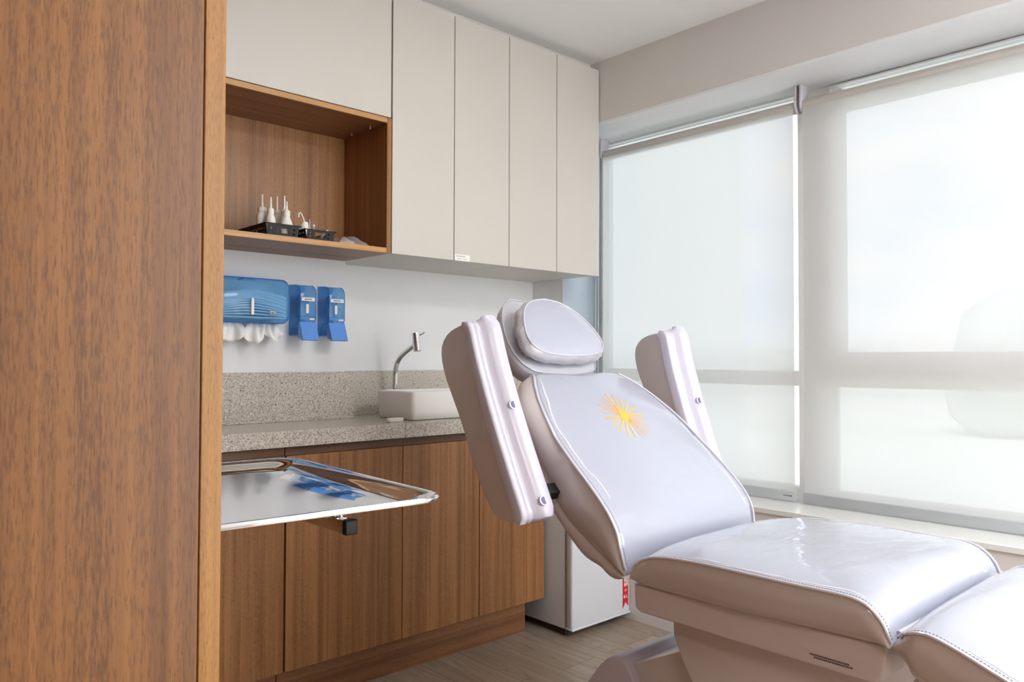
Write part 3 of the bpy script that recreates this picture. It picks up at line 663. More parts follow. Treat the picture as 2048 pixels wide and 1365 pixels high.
hang(1.232, 0.07, 1.190, 3.4, 'white paper towel hanging at the right end under the wide dispenser')
def soap(x0, w, label, ring=False):
    x1 = x0+w; r = root('soap_dispenser', label, 'dispenser', ((x0+x1)/2, YL, 1.3), group='soap dispensers')
    yf = 2.572
    side = [(YL-0.0005, 1.222), (2.648, 1.214), (2.636, 1.218), (2.640, 1.235), (2.618, 1.256), (yf+0.006, 1.264), (yf, 1.272), (yf, 1.365), (yf+0.004, 1.380), (yf+0.014, 1.391), (yf+0.030, 1.397), (YL-0.0005, 1.400)]
    bm = B(); prism(bm, side, 'X', x0, x1, 0.002); finish('body', bm, M['blue'], r, smooth=True, angle=30)
    bm = B(); tube(bm, [(x0+0.001, y, z) for y, z in side], 0.0013, 6); finish('rim', bm, M['blue_edge'], r, smooth=True)
    bm = B(); tube(bm, [(x1-0.001, y, z) for y, z in side], 0.0013, 6); finish('rim', bm, M['blue_edge'], r, smooth=True)
    bm = B(); tube(bm, [(x0+0.001, yf, 1.283), (x1-0.001, yf, 1.283)], 0.0009, 6); finish('seam', bm, M['blue_edge'], r, smooth=True)
    bm = B(); prism(bm, [(yf-0.002, 1.262), (yf+0.008, 1.262), (yf+0.010, 1.205), (yf-0.022, 1.194), (yf-0.028, 1.197)], 'X', x0-0.002, x1-0.001, 0.0015)
    finish('push_lever', bm, M['lever'], r)
    finish('label', box(B(), x0+0.006, x1-0.005, yf-0.0008, yf, 1.338, 1.3505), M['label'], r)
    bm = B(); text_bars(bm, x0+0.018, x1-0.018, 1.3425, 1.3462, yf-0.0012, 1); finish('label_print', bm, M['print'], r)
    bm = B(); prism(bm, rrect(x0+0.024, x0+0.034, 1.293, 1.328, 0.0049, 5), 'Y', yf-0.0008, yf, 0.0003, 1); finish('level_window', bm, M['label'], r)
    finish('badge', box(B(), x1-0.026, x1-0.006, yf-0.0012, yf, 1.269, 1.276), M['silver'], r)
    bm = B(); lathe(bm, [(0.022, 0), (0.024, 0.06), (0.018, 0.075), (0.010, 0.08)], ((x0+x1)/2, 2.615, 1.285), 20); finish('refill', bm, M['refill'], r, smooth=True)
    if ring:
        bm = B(); tube(bm, [(x0+0.044+0.010*math.cos(a*PI/12), yf-0.001, 1.312+0.012*math.sin(a*PI/12)) for a in range(-9, 10)], 0.0010, 6); finish('round_mark', bm, M['refill'], r)
M['refill'] = tinted('pale_blue_refill', (150, 196, 232), 0.3)
M['towel'] = M['paper']
soap(1.321, 0.063, 'blue soap dispenser directly right of the wide towel dispenser')
soap(1.437, 0.066, 'blue soap dispenser with a faint round mark, nearest the sink', ring=True)

# ------------------------------------------------------------------ fridge
r = root('mini_fridge', 'small white fridge standing between the base cabinets and the window wall', 'fridge', (2.5, 2.35, 0))
FX0, FX1 = 2.318, 2.682
finish('body', box(B(), FX0, FX1, 2.212, 2.70, 0.03, 0.835, 0.003), M['fridge'], r, smooth=True)
finish('gasket', box(B(), FX0+0.006, FX1-0.006, 2.2065, 2.2125, 0.036, 0.83), M['gasket'], r)
bm = B(); box(bm, FX0-0.003, FX1, 2.168, 2.206, 0.036, 0.835, 0.009, 3); d = finish('door', bm, M['fridge'], r, smooth=True)
finish('door_lip', box(B(), FX0-0.004, FX1+0.0015, 2.165, 2.207, 0.030, 0.0385, 0.003), M['fridge'], d, smooth=True)
for (x, y) in ((FX0+0.02, 2.23), (FX1-0.03, 2.23), (FX0+0.02, 2.66), (FX1-0.03, 2.66)):
    bm = B(); lathe(bm, [(0.012, 0.0), (0.012, 0.03)], (x, y, 0), 14); finish('foot', bm, M['black_rubber'], r)
bm = B(); rx0, rx1 = 2.632, 2.668; prism(bm, [(rx0, 0.058), ((rx0+rx1)/2, 0.083), (rx1, 0.062), (rx1, 0.24), (rx0, 0.24)], 'Y', 2.1665, 2.168); rb = finish('ribbon_sticker', bm, M['red'], d)
bm = B(); box(bm, rx0+0.008, rx0+0.013, 2.1658, 2.1664, 0.150, 0.185); box(bm, rx0+0.016, rx0+0.021, 2.1658, 2.1664, 0.150, 0.185); box(bm, rx0+0.008, rx0+0.021, 2.1658, 2.1664, 0.165, 0.170); box(bm, rx0+0.025, rx0+0.030, 2.1658, 2.1664, 0.152, 0.178)
box(bm, rx0+0.010, rx0+0.026, 2.1658, 2.1664, 0.135, 0.1365); box(bm, rx0+0.010, rx0+0.024, 2.1658, 2.1664, 0.130, 0.1315)
box(bm, rx0+0.006, rx0+0.012, 2.1658, 2.1664, 0.100, 0.112); box(bm, rx0+0.020, rx0+0.023, 2.1658, 2.1664, 0.106, 0.114); box(bm, rx0+0.016, rx0+0.030, 2.1658, 2.1664, 0.101, 0.1035)
finish('ribbon_print', bm, M['label'], d)

# ------------------------------------------------------------------ instrument tray and stand
TH = math.radians(-3.6); TO = Vector((0.742, 0.948, 0.92))
def T(lx, ly, lz): return (TO.x + lx*math.cos(TH) - ly*math.sin(TH), TO.y + lx*math.sin(TH) + ly*math.cos(TH), TO.z+lz)
TW, TL = 0.43, 0.60
def tring(ins, z, rad): return [T(x, y, z) for x, y in rrect(-TW+ins, -ins, ins, TL-ins, rad, 7)]
r = root('tray_stand', 'polished steel instrument tray on a square tube stand, in front of the base cabinets', 'tray', (0.60, 1.60, 0.0))
bm = B(); ringloft(bm, [tring(0.006, -0.008, 0.046), tring(0.001, -0.007, 0.05), tring(0.0, -0.003, 0.05), tring(0.002, 0.0005, 0.05), tring(0.006, 0.001, 0.048), tring(0.026, -0.004, 0.038), tring(0.031, -0.008, 0.036), tring(0.040, -0.0135, 0.032), tring(0.046, -0.0146, 0.02),
    tring(0.060, -0.0149, 0.004), tring(0.060, -0.0158, 0.004), tring(0.044, -0.0155, 0.03), tring(0.028, -0.010, 0.038), tring(0.010, -0.004, 0.044)], close_first=False, close_last=False)
# tray floor
gx, gy = 24, 30; gr = []
for i in range(gx+1):
    row = []
    for j in range(gy+1):
        u, v = i/gx*2-1, j/gy*2-1
        row.append(bm.verts.new(T(-TW/2+(TW/2-0.0595)*u, TL/2+(TL/2-0.0595)*v, -0.0148-0.0058*(1-v*v)*(1-abs(u)**6))))
    gr.append(row)
for i in range(gx):
    for j in range(gy): bm.faces.new((gr[i][j], gr[i+1][j], gr[i+1][j+1], gr[i][j+1]))
finish('tray', bm, M['steel'], r, smooth=True, angle=50)
bx = 0.635; ang = 0.0
bm = B(); box(bm, bx-0.010, bx+0.010, 1.072, 1.60, 0.858, 0.879, 0.0015); finish('arm_bar', bm, M['chrome_dull'] if 'chrome_dull' in M else M['chrome'], r, smooth=True)
finish('end_plug', box(B(), bx-0.0112, bx+0.0112, 1.060, 1.0725, 0.8565, 0.8802, 0.003, 3), M['black_plastic'], r, smooth=True)
bm = B(); lathe(bm, [(0.007, 0.879), (0.007, 0.888), (0.011, 0.889), (0.011, 0.894), (0.007, 0.895), (0.007, 0.8985)], (bx, 1.10, 0), 14)
box(bm, bx-0.022, bx+0.018, 1.093, 1.107, 0.893, 0.8985, 0.002); tube(bm, [(bx-0.018, 1.10, 0.896), (bx-0.022, 1.10, 0.886), (bx-0.030, 1.10, 0.884)], 0.0035, 8)
lathe(bm, [(0.0045, -0.02), (0.0065, -0.018), (0.0065, 0.016), (0.0045, 0.018)], (bx-0.004, 1.10, 0.886), 12, 'X')
finish('clamp', bm, M['chrome'], r, smooth=True)
finish('post', box(B(), bx-0.0125, bx+0.0125, 1.60, 1.625, 0.02, 0.885, 0.002), M['chrome'], r, smooth=True)
bm = B(); box(bm, bx-0.015, bx+0.015, 1.15, 1.95, 0.02, 0.04, 0.003); box(bm, bx-0.25, bx+0.25, 1.60, 1.63, 0.02, 0.04, 0.003)
finish('foot_bar', bm, M['chrome'], r, smooth=True)
for (x, y) in ((bx, 1.17), (bx, 1.93), (bx-0.24, 1.615), (bx+0.24, 1.615)):
    bm = B(); lathe(bm, [(0.012, 0), (0.012, 0.02)], (x, y, 0), 14); finish('rubber_foot', bm, M['black_rubber'], r)

# ------------------------------------------------------------------ treatment chair
CXM = 1.637                                       # its middle plane
chair = root('treatment_chair', 'reclining white treatment chair with glossy film covered cushions and an orange sun print', 'chair', (CXM, 0.85, 0.0))
def interp(tab, t):
    for (a, va), (b_, vb) in zip(tab[:-1], tab[1:]):
        if t <= b_: 
            k = (t-a)/(b_-a) if b_ > a else 0; k = max(0, min(1, k)); return va+(vb-va)*k
    return tab[-1][1]
class Pad:
    """upholstered pad: F = line of the show face (y, z), G = line of the underside, hw(t) half width"""
    def __init__(s, F, G, hwf, crown=0.015, bulge=0.008, n=48, m=24, up=1, dip=None, cx=CXM, smooth=2, pinch=None, p=3.0):
        s.F = resample([(0, y, z) for y, z in F], n, smooth); s.G = resample([(0, y, z) for y, z in G], n, smooth)
        s.hwf, s.crown, s.bulge, s.n, s.m, s.cx, s.dip, s.p, s.pinch = hwf, crown, bulge, n, m, cx, dip, p, pinch
    def nrm(s, i):
        a, b_ = s.F[max(i-1, 0)], s.F[min(i+1, s.n-1)]; t = (b_-a).normalized(); q = Vector((0, -t.z, t.y))
        d = s.F[i]-s.G[i]
        if d.length > 1e-6 and q.dot(d) < 0: q = -q
        return q
    def top(s, t, v, lift=0.0):
        x = t*(s.n-1); i = min(int(x), s.n-2); k = x-i
        P = s.F[i].lerp(s.F[i+1], k); nn = s.nrm(i).lerp(s.nrm(i+1), k).normalized()
        fade = min(1, t/0.12, (1-t)/0.12); fade = math.sin(fade*PI/2)
        c = s.crown*(1-abs(v)**s.p)*fade
        if s.dip: P = P + s.dip(t, v)
        return Vector((s.cx+s.hwf(t)*v, P.y, P.z)) + nn*(c+lift)
    def build(s, name, mats, parent):
        bm = B(); rings = []
        for i in range(s.n):
            t = i/(s.n-1); hw = s.hwf(t); ring = []
            for j in range(s.m+1): ring.append((s.top(t, j/s.m*2-1), 0))
            f, g = s.F[i], s.G[i]
            if s.dip: pass
            ks = 5
            for sgn in (1, -1):
                seq = []
                for k in range(1, ks+1):
                    q = k/(ks+0.0); P = f.lerp(g, q); seq.append(Vector((s.cx+sgn*(hw+(s.bulge+(s.pinch(t) if s.pinch else 0))*math.sin(PI*q*0.9)-0.012*q**3), P.y, P.z)))
                if sgn == 1: right = seq
                else: left = seq[::-1]
            ring = [p for p, _ in ring] + right + left
            rings.append(ring)
        R = [[bm.verts.new(p) for p in ring] for ring in rings]; n = len(R[0])
        for a, b_ in zip(R[:-1], R[1:]):
            for k in range(n):
                fc = bm.faces.new((a[k], a[(k+1) % n], b_[(k+1) % n], b_[k])); fc.material_index = 0 if k < s.m else (1 if k < s.m+5 or k >= n-6 else 1)
        bm.faces.new(R[0][::-1]).material_index = 1; bm.faces.new(R[-1]).material_index = 1
        return finish(name, bm, mats, parent, smooth=True, angle=60)
    def piping(s, parent, t0=0.0, t1=1.0, r=0.0032, around_top=False, around_bottom=False, stitch=True, k=60, lift=0.0015):
        bm = B(); L = []
        for i in range(k): L.append(s.top(t0+(t1-t0)*i/(k-1), -1, lift))
        Rr = []
        for i in range(k): Rr.append(s.top(t0+(t1-t0)*i/(k-1), 1, lift))
        if around_top:
            mid = [s.top(t1, -1+2*i/24, lift) for i in range(1, 24)]
            tube(bm, L+mid+Rr[::-1], r, 8)
        else:
            tube(bm, L, r, 8); b2 = B(); tube(b2, Rr, r, 8); finish('piping', b2, M['seam'], parent, smooth=True)
        o = finish('piping', bm, M['seam'], parent, smooth=True)
        if stitch:
            k2 = 110
            for sg in (-1, 1):
                bm = B()
                for i in range(k2):
                    ta = t0+(t1-t0)*(i+0.15)/k2; tb = t0+(t1-t0)*(i+0.7)/k2
                    v = sg*(1-0.010/max(0.05, s.hwf(ta))); a, b_ = s.top(ta, v, 0.0006), s.top(tb, v, 0.0006)
                    if (b_-a).length > 1e-5: tube(bm, [a, b_], 0.0006, 4)
                finish('stitching', bm, M['stitch'], parent)
        return o
V3 = [M['vinyl'], M['vinyl_side']]
def film_ridge(pad, parent, v0, t0, t1, r=0.0026, amp=0.006, seed=1, k=90):
    rnd = random.Random(seed); ph = [rnd.uniform(0, 6) for _ in range(4)]; pts = []; rr = []
    for i in range(k):
        u = i/(k-1); t = t0+(t1-t0)*u
        w = amp*(math.sin(7*u+ph[0])*0.6+math.sin(19*u+ph[1])*0.25+math.sin(43*u+ph[2])*0.12)
        pts.append(pad.top(t, v0+w/pad.hwf(t), -r*0.35)); rr.append(r*(0.35+0.65*abs(math.sin(9*u+ph[3]))**0.5)*min(1, 12*u+0.05, 12*(1-u)+0.05))
    bm = B(); tube(bm, pts, rr, 8); o = finish('film_fold', bm, M['film'], parent, smooth=True); return o
# ---- seat
SF = [(1.085, 0.658), (1.078, 0.675), (1.063, 0.692), (1.039, 0.705), (0.993, 0.715), (0.901, 0.722), (0.79, 0.723), (0.69, 0.722), (0.605, 0.722), (0.578, 0.716), (0.558, 0.700), (0.546, 0.682), (0.538, 0.660), (0.536, 0.652)]
SG = [(1.084, 0.650), (1.07, 0.644), (1.03, 0.642), (0.902, 0.646), (0.691, 0.650), (0.545, 0.650), (0.540, 0.651)]
seat = Pad(SF, SG, lambda t: 0.300 - 0.006*math.cos(t*PI*2) if 0.02 < t < 0.98 else 0.292, crown=0.020, bulge=0.007, p=4)
seat_o = seat.build('seat_cushion', V3, chair); seat.piping(seat_o, 0.03, 0.985)
film_ridge(seat, seat_o, -0.94, 0.25, 0.88, seed=3, amp=0.004); film_ridge(seat, seat_o, 0.90, 0.30, 0.90, seed=4, amp=0.006)
bm = B(); prism(bm, [(1.088, 0.640), (1.084, 0.588), (1.07, 0.579), (0.575, 0.579), (0.556, 0.588), (0.548, 0.648)], 'X', CXM-0.280, CXM+0.280, 0.006, 3)
sk = finish('seat_frame', bm, M['chair_metal'], chair, smooth=True)
bm = B(); n = 34      # small printed line on the side of the frame
y = 0.682
for row, (ya, yb, zz) in enumerate(((0.684, 0.612, 0.5975), (0.676, 0.606, 0.5930))):
    y = ya
    while y > yb:
        w = random.uniform(0.0012, 0.003); h = 0.0028
        vs = [bm.verts.new(p) for p in ((CXM-0.2806, y, zz), (CXM-0.2806, y-w, zz), (CXM-0.2806, y-w, zz+h), (CXM-0.2806, y, zz+h))]; bm.faces.new(vs); y -= w+0.0008
finish('printed_line', bm, M['print'], sk)
# ---- leg rest
LF = [(0.533, 0.655), (0.528, 0.668), (0.518, 0.678), (0.498, 0.689), (0.472, 0.690), (0.429, 0.675), (0.395, 0.661), (0.368, 0.650), (0.12, 0.552), (0.03, 0.514), (-0.02, 0.480), (-0.035, 0.452)]
LG = [(0.532, 0.648), (0.527, 0.636), (0.511, 0.622), (0.488, 0.606), (0.40, 0.568), (0.12, 0.455), (0.0, 0.415), (-0.03, 0.425), (-0.036, 0.440)]
leg = Pad(LF, LG, lambda t: 0.300 if 0.06 < t < 0.9 else 0.288 if t <= 0.06 else 0.300-0.05*((t-0.9)/0.1)**2, crown=0.018, bulge=0.007, p=4)
leg_o = leg.build('leg_rest_cushion', V3, chair); leg.piping(leg_o, 0.03, 0.97)
film_ridge(leg, leg_o, -0.93, 0.16, 0.6, seed=5, amp=0.006)
bm = B(); tube(bm, [(CXM-0.262, 0.536, 0.668), (CXM, 0.536, 0.667), (CXM+0.296, 0.536, 0.668)], 0.0055, 8); finish('film_fold', bm, M['vinyl_crinkle'], leg_o, smooth=True)
bm = B(); prism(bm, [(0.505, 0.612), (0.40, 0.568), (0.05, 0.425), (0.05, 0.395), (0.40, 0.535), (0.52, 0.588)], 'X', CXM-0.25, CXM+0.25, 0.006); finish('leg_rest_frame', bm, M['chair_metal'], chair, smooth=True)
# ---- backrest
BF = [(1.121, 0.648), (1.119, 0.662), (1.124, 0.700), (1.132, 0.740), (1.157, 0.778), (1.205, 0.826), (1.266, 0.878), (1.319, 0.924), (1.370, 0.972), (1.419, 1.014), (1.464, 1.052), (1.500, 1.078), (1.520, 1.086), (1.540, 1.082), (1.552, 1.066)]
BG = [(1.124, 0.645), (1.130, 0.648), (1.167, 0.675), (1.236, 0.712), (1.321, 0.766), (1.371, 0.845), (1.410, 0.890), (1.450, 0.935), (1.500, 0.985), (1.540, 1.025), (1.552, 1.045), (1.553, 1.056)]
HW = [(0, 0.262), (0.03, 0.274), (0.10, 0.282), (0.22, 0.281), (0.45, 0.279), (0.58, 0.274), (0.68, 0.258), (0.78, 0.235), (0.86, 0.208), (0.91, 0.184), (0.95, 0.168), (1.0, 0.150)]
def bdip(t, v):
    k = max(0, (t-0.82)/0.18); return Vector((0, -0.010, -0.016))*k*(math.cos(v*PI/2)**2) + Vector((0, 0.0, 0.004))*k*abs(v)**2
back = Pad(BF, BG, lambda t: interp(HW, t), crown=0.017, bulge=0.010, n=64, m=28, dip=bdip, p=2.6, pinch=lambda t: 0.042*max(0, min(1, (t-0.5)/0.32))*(1-0.6*max(0, (t-0.93)/0.07)))
back_o = back.build('backrest_cushion', V3, chair); back.piping(back_o, 0.02, 0.925, r=0.0034)
film_ridge(back, back_o, -0.90, 0.25, 0.93, seed=8, amp=0.007, r=0.0034); film_ridge(back, back_o, 0.90, 0.12, 0.6, seed=9, amp=0.01)
# moulded shell behind the backrest
SHF = [(1.118, 0.640), (1.130, 0.646), (1.167, 0.672), (1.236, 0.709), (1.321, 0.763), (1.371, 0.842), (1.410, 0.887), (1.450, 0.932), (1.500, 0.982)]
SHG = [(1.121, 0.640), (1.150, 0.628), (1.178, 0.632), (1.200, 0.650), (1.228, 0.655), (1.262, 0.668), (1.330, 0.728), (1.400, 0.800), (1.470, 0.900), (1.510, 0.970)]
shell = Pad(SHF, SHG, lambda t: 0.268-0.05*max(0, t-0.6)/0.4, crown=0.0, bulge=0.004, n=40, m=8)
shell.build('backrest_shell', M['chair_metal'], chair)
# orange sun printed on the backrest: rays laid on the show face
def back_at(x, s_len, lift=0.0006):
    """point of the show face at sideways offset x and distance s_len up from the sun's centre"""
    t = TC + s_len/BLEN; return back.top(t, (CXM + x - CXM)/interp(HW, t) if True else 0, lift)
BLEN = sum((b_-a).length for a, b_ in zip(back.F[:-1], back.F[1:]))
acc = 0; TC = 0.5; best = 9
for i in range(back.n-1):
    d = (back.F[i]-Vector((0, 1.359, 0.962))).length
    if d < best: best, TC = d, i/(back.n-1)
bm = B(); NR = 40
for k in range(NR):
    a = 2*PI*k/NR + 0.05; deg = math.degrees(a) % 360
    thin = (265 < deg < 355) or (95 < deg < 165); w = 0.0010 if thin else 0.0022; r1 = 0.083 + 0.004*math.sin(5*a)
    if not thin and k % 2: continue
    ox = 0.010
    p = []
    for (rr, ww) in ((0.010, w*1.0), (r1*0.5, w), (r1, w*(0.5 if thin else 0.9))):
        c, s_ = math.cos(a), math.sin(a); p.append(((ox+rr*c-ww*s_, rr*s_+ww*c), (ox+rr*c+ww*s_, rr*s_-ww*c)))
    for (A1, A2), (B1, B2) in zip(p[:-1], p[1:]):
        bm.faces.new([bm.verts.new(back_at(*q)) for q in (A1, A2, B2, B1)])
hub = [bm.verts.new(back_at(0.010+0.016*math.cos(2*PI*k/20), 0.016*math.sin(2*PI*k/20), 0.0008)) for k in range(20)]; bm.faces.new(hub)
s_ = finish('sun_print', bm, M['sun'], back_o); s_['label'] = 'orange sunburst print'
# ---- head rest (D shaped pad) and pillow
def dome(name, outline, y0, z0, ang, thick, crown, mats, parent, wob=0.0, back_in=0.02, grid=26, bulge=0.008):
    """pad with an outline (x, s) in a tilted plane through (y0, z0)"""
    d = Vector((0, math.sin(ang), math.cos(ang))); nn = Vector((0, -math.cos(ang), math.sin(ang)))
    O = resample([(x, s, 0) for x, s in outline]+[(outline[0][0], outline[0][1], 0)], 64, 2)[:-1]
    C = sum(O, Vector((0, 0, 0)))/len(O)
    def W(x, s, h): return Vector((CXM+x, y0, z0)) + d*s + nn*h
    bm = B(); rings = []
    for (sc_, h) in ((0.03, crown), (0.25, crown*0.97), (0.5, crown*0.88), (0.72, crown*0.68), (0.86, crown*0.42), (0.95, crown*0.17), (1.0, 0.0)):
        rings.append([W(C.x+(p.x-C.x)*sc_, C.y+(p.y-C.y)*sc_, h) for p in O])
    nt_ = len(rings)
    for q in (0.2, 0.45, 0.7, 0.9, 1.0):
        e = 1 + (bulge*math.sin(PI*q*0.8)-back_in*q**2.5)/0.15
        rings.append([W(C.x+(p.x-C.x)*(e+wob*math.sin(k_*1.9+q*5)*math.sin(k_*0.7+3*q)), C.y+(p.y-C.y)*(e+wob*math.sin(k_*1.9+q*5)*math.sin(k_*0.7+3*q)), -thick*q) for k_, p in enumerate(O)])
    rings.append([W(C.x+(p.x-C.x)*0.6, C.y+(p.y-C.y)*0.6, -thick-0.006) for p in O])
    R = [[bm.verts.new(p) for p in r_] for r_ in rings]; n = len(O)
    for ri, (a, b_) in enumerate(zip(R[:-1], R[1:])):
        for k in range(n): bm.faces.new((a[k], a[(k+1) % n], b_[(k+1) % n], b_[k])).material_index = 0 if ri < nt_-1 else 1
    bm.faces.new(R[0][::-1]); bm.faces.new(R[-1]).material_index = 1
    o = finish(name, bm, mats, parent, smooth=True, angle=75)
    bm = B(); tube(bm, [W(p.x, p.y, 0.001) for p in O], 0.0022, 6, closed=True); finish('piping', bm, M['seam'], o, smooth=True)
    return o, O, C, W
HR = [(-0.03, 0.225), (-0.075, 0.195), (-0.115, 0.140), (-0.148, 0.070), (-0.162, 0.0), (-0.152, -0.052), (-0.115, -0.082), (0, -0.092), (0.115, -0.082), (0.152, -0.052), (0.162, 0.0), (0.148, 0.070), (0.115, 0.140), (0.075, 0.195), (0.03, 0.225)]
hr, O, C, W = dome('head_rest', HR, 1.612, 1.150, math.radians(44), 0.072, 0.004, [M['vinyl_matte'], M['vinyl_matte']], chair, back_in=0.03)
bm = B()
for i in range(0, len(O)):
    a, b_ = O[i], O[(i+1) % len(O)]
    for k in range(3):
        p, q = a.lerp(b_, k/3+0.05), a.lerp(b_, k/3+0.24); e = 1.035
        tube(bm, [W(C.x+(p.x-C.x)*e, C.y+(p.y-C.y)*e, -0.011), W(C.x+(q.x-C.x)*e, C.y+(q.y-C.y)*e, -0.011)], 0.0005, 4)
finish('stitching', bm, M['stitch'], hr)
PI_ = [(0, 0.190), (-0.055, 0.182), (-0.100, 0.155), (-0.130, 0.110), (-0.150, 0.055), (-0.146, 0.012), (-0.105, -0.012), (0, -0.020), (0.105, -0.012), (0.148, 0.010), (0.160, 0.048), (0.145, 0.095), (0.115, 0.145), (0.06, 0.182)]
dome('head_pillow', PI_, 1.537, 1.155, math.radians(36), 0.034, 0.014, [M['vinyl'], M['vinyl_crinkle']], chair, back_in=-0.004, bulge=0.012, wob=0.035)
bm = B(); box(bm, CXM-0.05, CXM-0.03, 1.60, 1.612, 1.00, 1.14, 0.002); box(bm, CXM+0.03, CXM+0.05, 1.60, 1.612, 1.00, 1.14, 0.002); finish('head_rest_post', bm, M['chrome'], chair)
# ---- armrests
def armrest(sx, y_off, z_off, x_in, x_out, tilt=0.0):
    """x_in = side next to the backrest, x_out = far side; swung up alongside the backrest"""
    w = x_out-x_in
    seam = [(1.492, 1.214), (1.466, 1.128), (1.415, 1.009), (1.361, 0.895), (1.317, 0.808), (1.297, 0.768)]
    bck = [(1.521, 1.214), (1.560, 1.203), (1.588, 1.184), (1.603, 1.158), (1.600, 1.125), (1.585, 1.085), (1.550, 1.027), (1.510, 0.960), (1.478, 0.883), (1.432, 0.810), (1.396, 0.765), (1.386, 0.755), (1.345, 0.750), (1.305, 0.757)]
    r_ = Vector((0, y_off, z_off))
    x0, x1 = min(x_in, x_out), max(x_in, x_out)
    def q(y, z):
        py, pz = 1.317, 0.808; c, s2 = math.cos(tilt), math.sin(tilt); dy, dz = y-py, z-pz
        return (py+dy*c-dz*s2+y_off, pz+dy*s2+dz*c+z_off)
    poly = resample([(0, *q(*p)) for p in bck], 34, 2) + [Vector((0, *q(*p))) for p in seam[::-1]]
    bm = B(); n = len(poly); K = 8; rings = []
    cy = sum(p.y for p in poly)/n; cz = sum(p.z for p in poly)/n
    for k, (fx, e) in enumerate(((0, 0.80), (0, 0.88), (0.004, 0.93), (0.03, 0.975), (0.08, 1.0), (0.92, 1.0), (0.97, 0.975), (0.996, 0.93), (1, 0.88), (1, 0.80))):
        ring = []
        for p in poly:
            # shrink towards the medial line so the edges are rounded
            m = Vector((0, cy + (p.z-cz)*0.46, p.z)); d = p-m; ring.append(bm.verts.new((x0+(x1-x0)*fx, (m+d*(1-(1-e)*0.9)).y, p.z+(cz-p.z)*(1-e)*0.12)))
        rings.append(ring)
    for a, b_ in zip(rings[:-1], rings[1:]):
        for k in range(n): bm.faces.new((a[k], a[(k+1) % n], b_[(k+1) % n], b_[k]))
    bm.faces.new(rings[0][::-1]); bm.faces.new(rings[-1])
    arm = bpy.data.objects.new('armrest', None); COL.objects.link(arm); arm.parent = chair; WL[arm.name] = WL[chair.name].copy()
    for f in bm.faces:
        if f.calc_center_median().z > 1.125: f.material_index = 1
    finish('arm_pad', bm, [M['vinyl_side'], M['vinyl_crinkle']], arm, smooth=True, angle=50)
    # gathered film at the top end of the pad
    # moulded underside: loft along the seam, cross section is a flat flange, a groove and a rounded hump
    S = resample([(0, *q(*p)) for p in [(1.512, 1.222)]+seam+[(1.300, 0.752)]], 40, 2)
    bm = B(); rings = []
    for i, P in enumerate(S):
        a, b_ = S[max(i-1, 0)], S[min(i+1, len(S)-1)]; t = (b_-a).normalized(); nn = Vector((0, t.z, -t.y)); 
        if nn.y > 0: nn = -nn
        u = i/(len(S)-1); f = min(1, u/0.05, (1-u)/0.06); f = math.sqrt(max(0, 1-(1-f)**2))
        prof = [(-0.001, -0.020), (-0.001, 0.004), (0.003, 0.009), (0.010, 0.010), (0.013, 0.006), (0.016, 0.006), (0.020, 0.010), (0.026, 0.012), (0.029, 0.010), (0.033, 0.012), (0.040, 0.022), (0.050, 0.030), (0.062, 0.035), (0.075, 0.035), (0.086, 0.030), (0.094, 0.021), (0.099, 0.010), (0.101, 0.0), (0.101, -0.020)]
        prof = [(px*w_s, pn) for px, pn in prof] if False else prof
        ring = []
        for px, pn in prof:
            # left arm: profile starts at the far side; mirrored keeps the same hand as in the photo
            ring.append(bm.verts.new(Vector((x0-0.001+px*(x1-x0)/0.100, P.y, P.z)) + nn*(pn*f if pn > 0 else pn) ))
        rings.append(ring)
    for a, b_ in zip(rings[:-1], rings[1:]):
        for k in range(len(a)-1): bm.faces.new((a[k], a[k+1], b_[k+1], b_[k]))
        bm.faces.new((a[-1], a[0], b_[0], b_[-1]))
    bm.faces.new(rings[0][::-1]); bm.faces.new(rings[-1])
    hull = finish('arm_underside', bm, M['chair_plastic'], arm, smooth=True, angle=60)
    # screw holes
    for u in (0.035, 0.47, 0.93):
        i = int(u*39); P = S[i]; a, b_ = S[max(i-1, 0)], S[min(i+1, 39)]; t = (b_-a).normalized(); nn = Vector((0, t.z, -t.y)); nn = -nn if nn.y > 0 else nn
        xx = x0+(x1-x0)*0.56; c0 = Vector((xx, P.y, P.z))+nn*0.0335*(0.55 if u < 0.1 else 1)
        bm = B(); tube(bm, [c0-nn*0.006, c0-nn*0.0002, c0+nn*0.0004], [0.0130, 0.0126, 0.0112], 20); finish('screw_recess', bm, M['chair_plastic'], hull, smooth=True, angle=30)
        bm = B(); tube(bm, [c0-nn*0.001, c0+nn*0.0009], 0.0088, 16); finish('screw', bm, M['screw'], hull, smooth=True, angle=30)
    return arm
M['screw'] = plain('violet_grey_screw', (104, 100, 136), 0.5, metal=0.0)
armrest(-1, 0, 0, 1.312, 1.216)
armrest(1, 0.0, -0.020, 1.962, 2.060, tilt=0.10)
for (xa, xb) in ((1.30, 1.362), (1.912, 1.975)):
    bm = B(); box(bm, xa, xb, 1.312, 1.342, 0.797, 0.825, 0.002)
    # turned 40 degrees like the backrest
    bmesh.ops.rotate(bm, verts=bm.verts, cent=(xa, 1.327, 0.811), matrix=Matrix.Rotation(math.radians(42), 3, 'X')); finish('arm_bracket', bm, M['black_plastic'], chair)
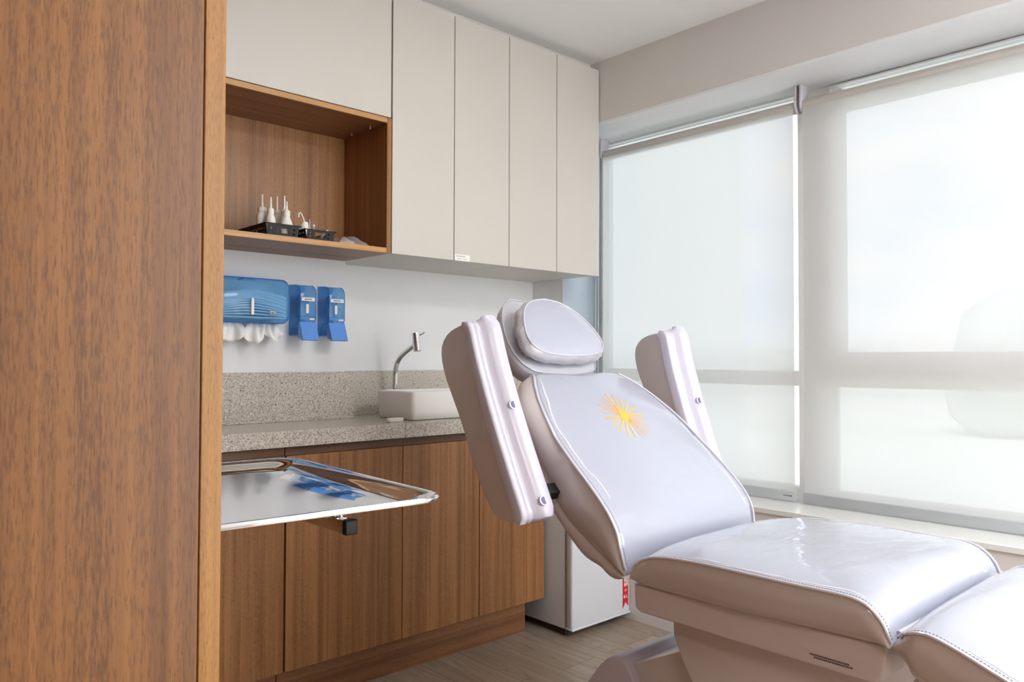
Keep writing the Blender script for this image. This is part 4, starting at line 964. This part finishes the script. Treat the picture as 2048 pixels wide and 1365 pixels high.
# ---- lift and base
bm = B(); prism(bm, [(1.016, 0.579), (1.014, 0.536), (0.988, 0.488), (0.950, 0.440), (0.900, 0.30), (0.86, 0.10), (0.60, 0.10), (0.585, 0.579)], 'X', CXM-0.237, CXM+0.237, 0.006)
finish('lift_cover', bm, M['chair_metal'], chair, smooth=True)
bm = B(); prism(bm, [(1.185, 0.405), (1.05, 0.472), (0.93, 0.52), (0.90, 0.40), (1.09, 0.30), (1.162, 0.34), (1.176, 0.38)], 'X', CXM-0.165, CXM+0.125, 0.003); finish('lift_arm', bm, M['chair_metal'], chair, smooth=True)
cap = [(1.330, 0.30), (1.306, 0.332), (1.262, 0.390), (1.245, 0.407), (1.222, 0.421), (1.200, 0.420), (1.180, 0.405), (1.166, 0.385), (1.158, 0.36), (1.155, 0.30), (1.152, 0.10), (1.50, 0.10)]
bm = B(); prism(bm, cap, 'X', CXM-0.187, CXM+0.187, 0.007, 3); finish('rear_cover', bm, M['chair_plastic'], chair, smooth=True, angle=35)
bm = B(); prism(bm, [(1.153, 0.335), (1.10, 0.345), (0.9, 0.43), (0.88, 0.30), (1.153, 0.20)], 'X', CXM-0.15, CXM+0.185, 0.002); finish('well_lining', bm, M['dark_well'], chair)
bm = B(); prism(bm, rrect(CXM-0.24, CXM+0.24, 0.42, 1.50, 0.06), 'Z', 0.012, 0.10, 0.012, 3); finish('floor_base', bm, M['chair_metal'], chair, smooth=True)
for (x, y) in ((CXM-0.19, 0.50), (CXM+0.19, 0.50), (CXM-0.19, 1.42), (CXM+0.19, 1.42)):
    bm = B(); lathe(bm, [(0.022, 0), (0.022, 0.013)], (x, y, 0), 16); finish('foot', bm, M['black_rubber'], chair)

# ------------------------------------------------------------------ outside
def outside(name, bm, mat, label, cat): 
    return tag(finish(name, bm, mat), label, cat)
bm = B(); box(bm, 3.4, 1500, -900, 1500, -4.2, -4.0); struct('ground', bm, M['field'])
bm = B(); box(bm, 6.0, 6.2, 3.74, 14.0, -4, 9.0); struct('wall_outside', bm, M['exterior'])
bm = B(); box(bm, 80.0, 102, -300, 400, -4.0, -3.95); struct('road', bm, M['road'])
CX = [(150, 82, 7.6), (152, 102, 7.2), (150, 62, 7.4), (60, 12.5, 8.4), (62, -6.0, 7.6)]
for i, (x, y, h) in enumerate(CX):
    bm = B()
    for k in range(7):
        a = random.uniform(0, 2*PI); q = random.uniform(0.1, 0.55)*h*0.8
        bmesh.ops.create_icosphere(bm, subdivisions=2, radius=h*random.uniform(0.35, 0.6), matrix=Matrix.Translation((x+math.cos(a)*q, y+math.sin(a)*q*1.8, -4+h*random.uniform(0.35, 0.7))))
    o = finish('tree', bm, M['tree'], origin=(x, y, -4), smooth=True); tag(o, 'hazy tree crown far beyond the window blind', 'tree', 'distant trees outside the window')
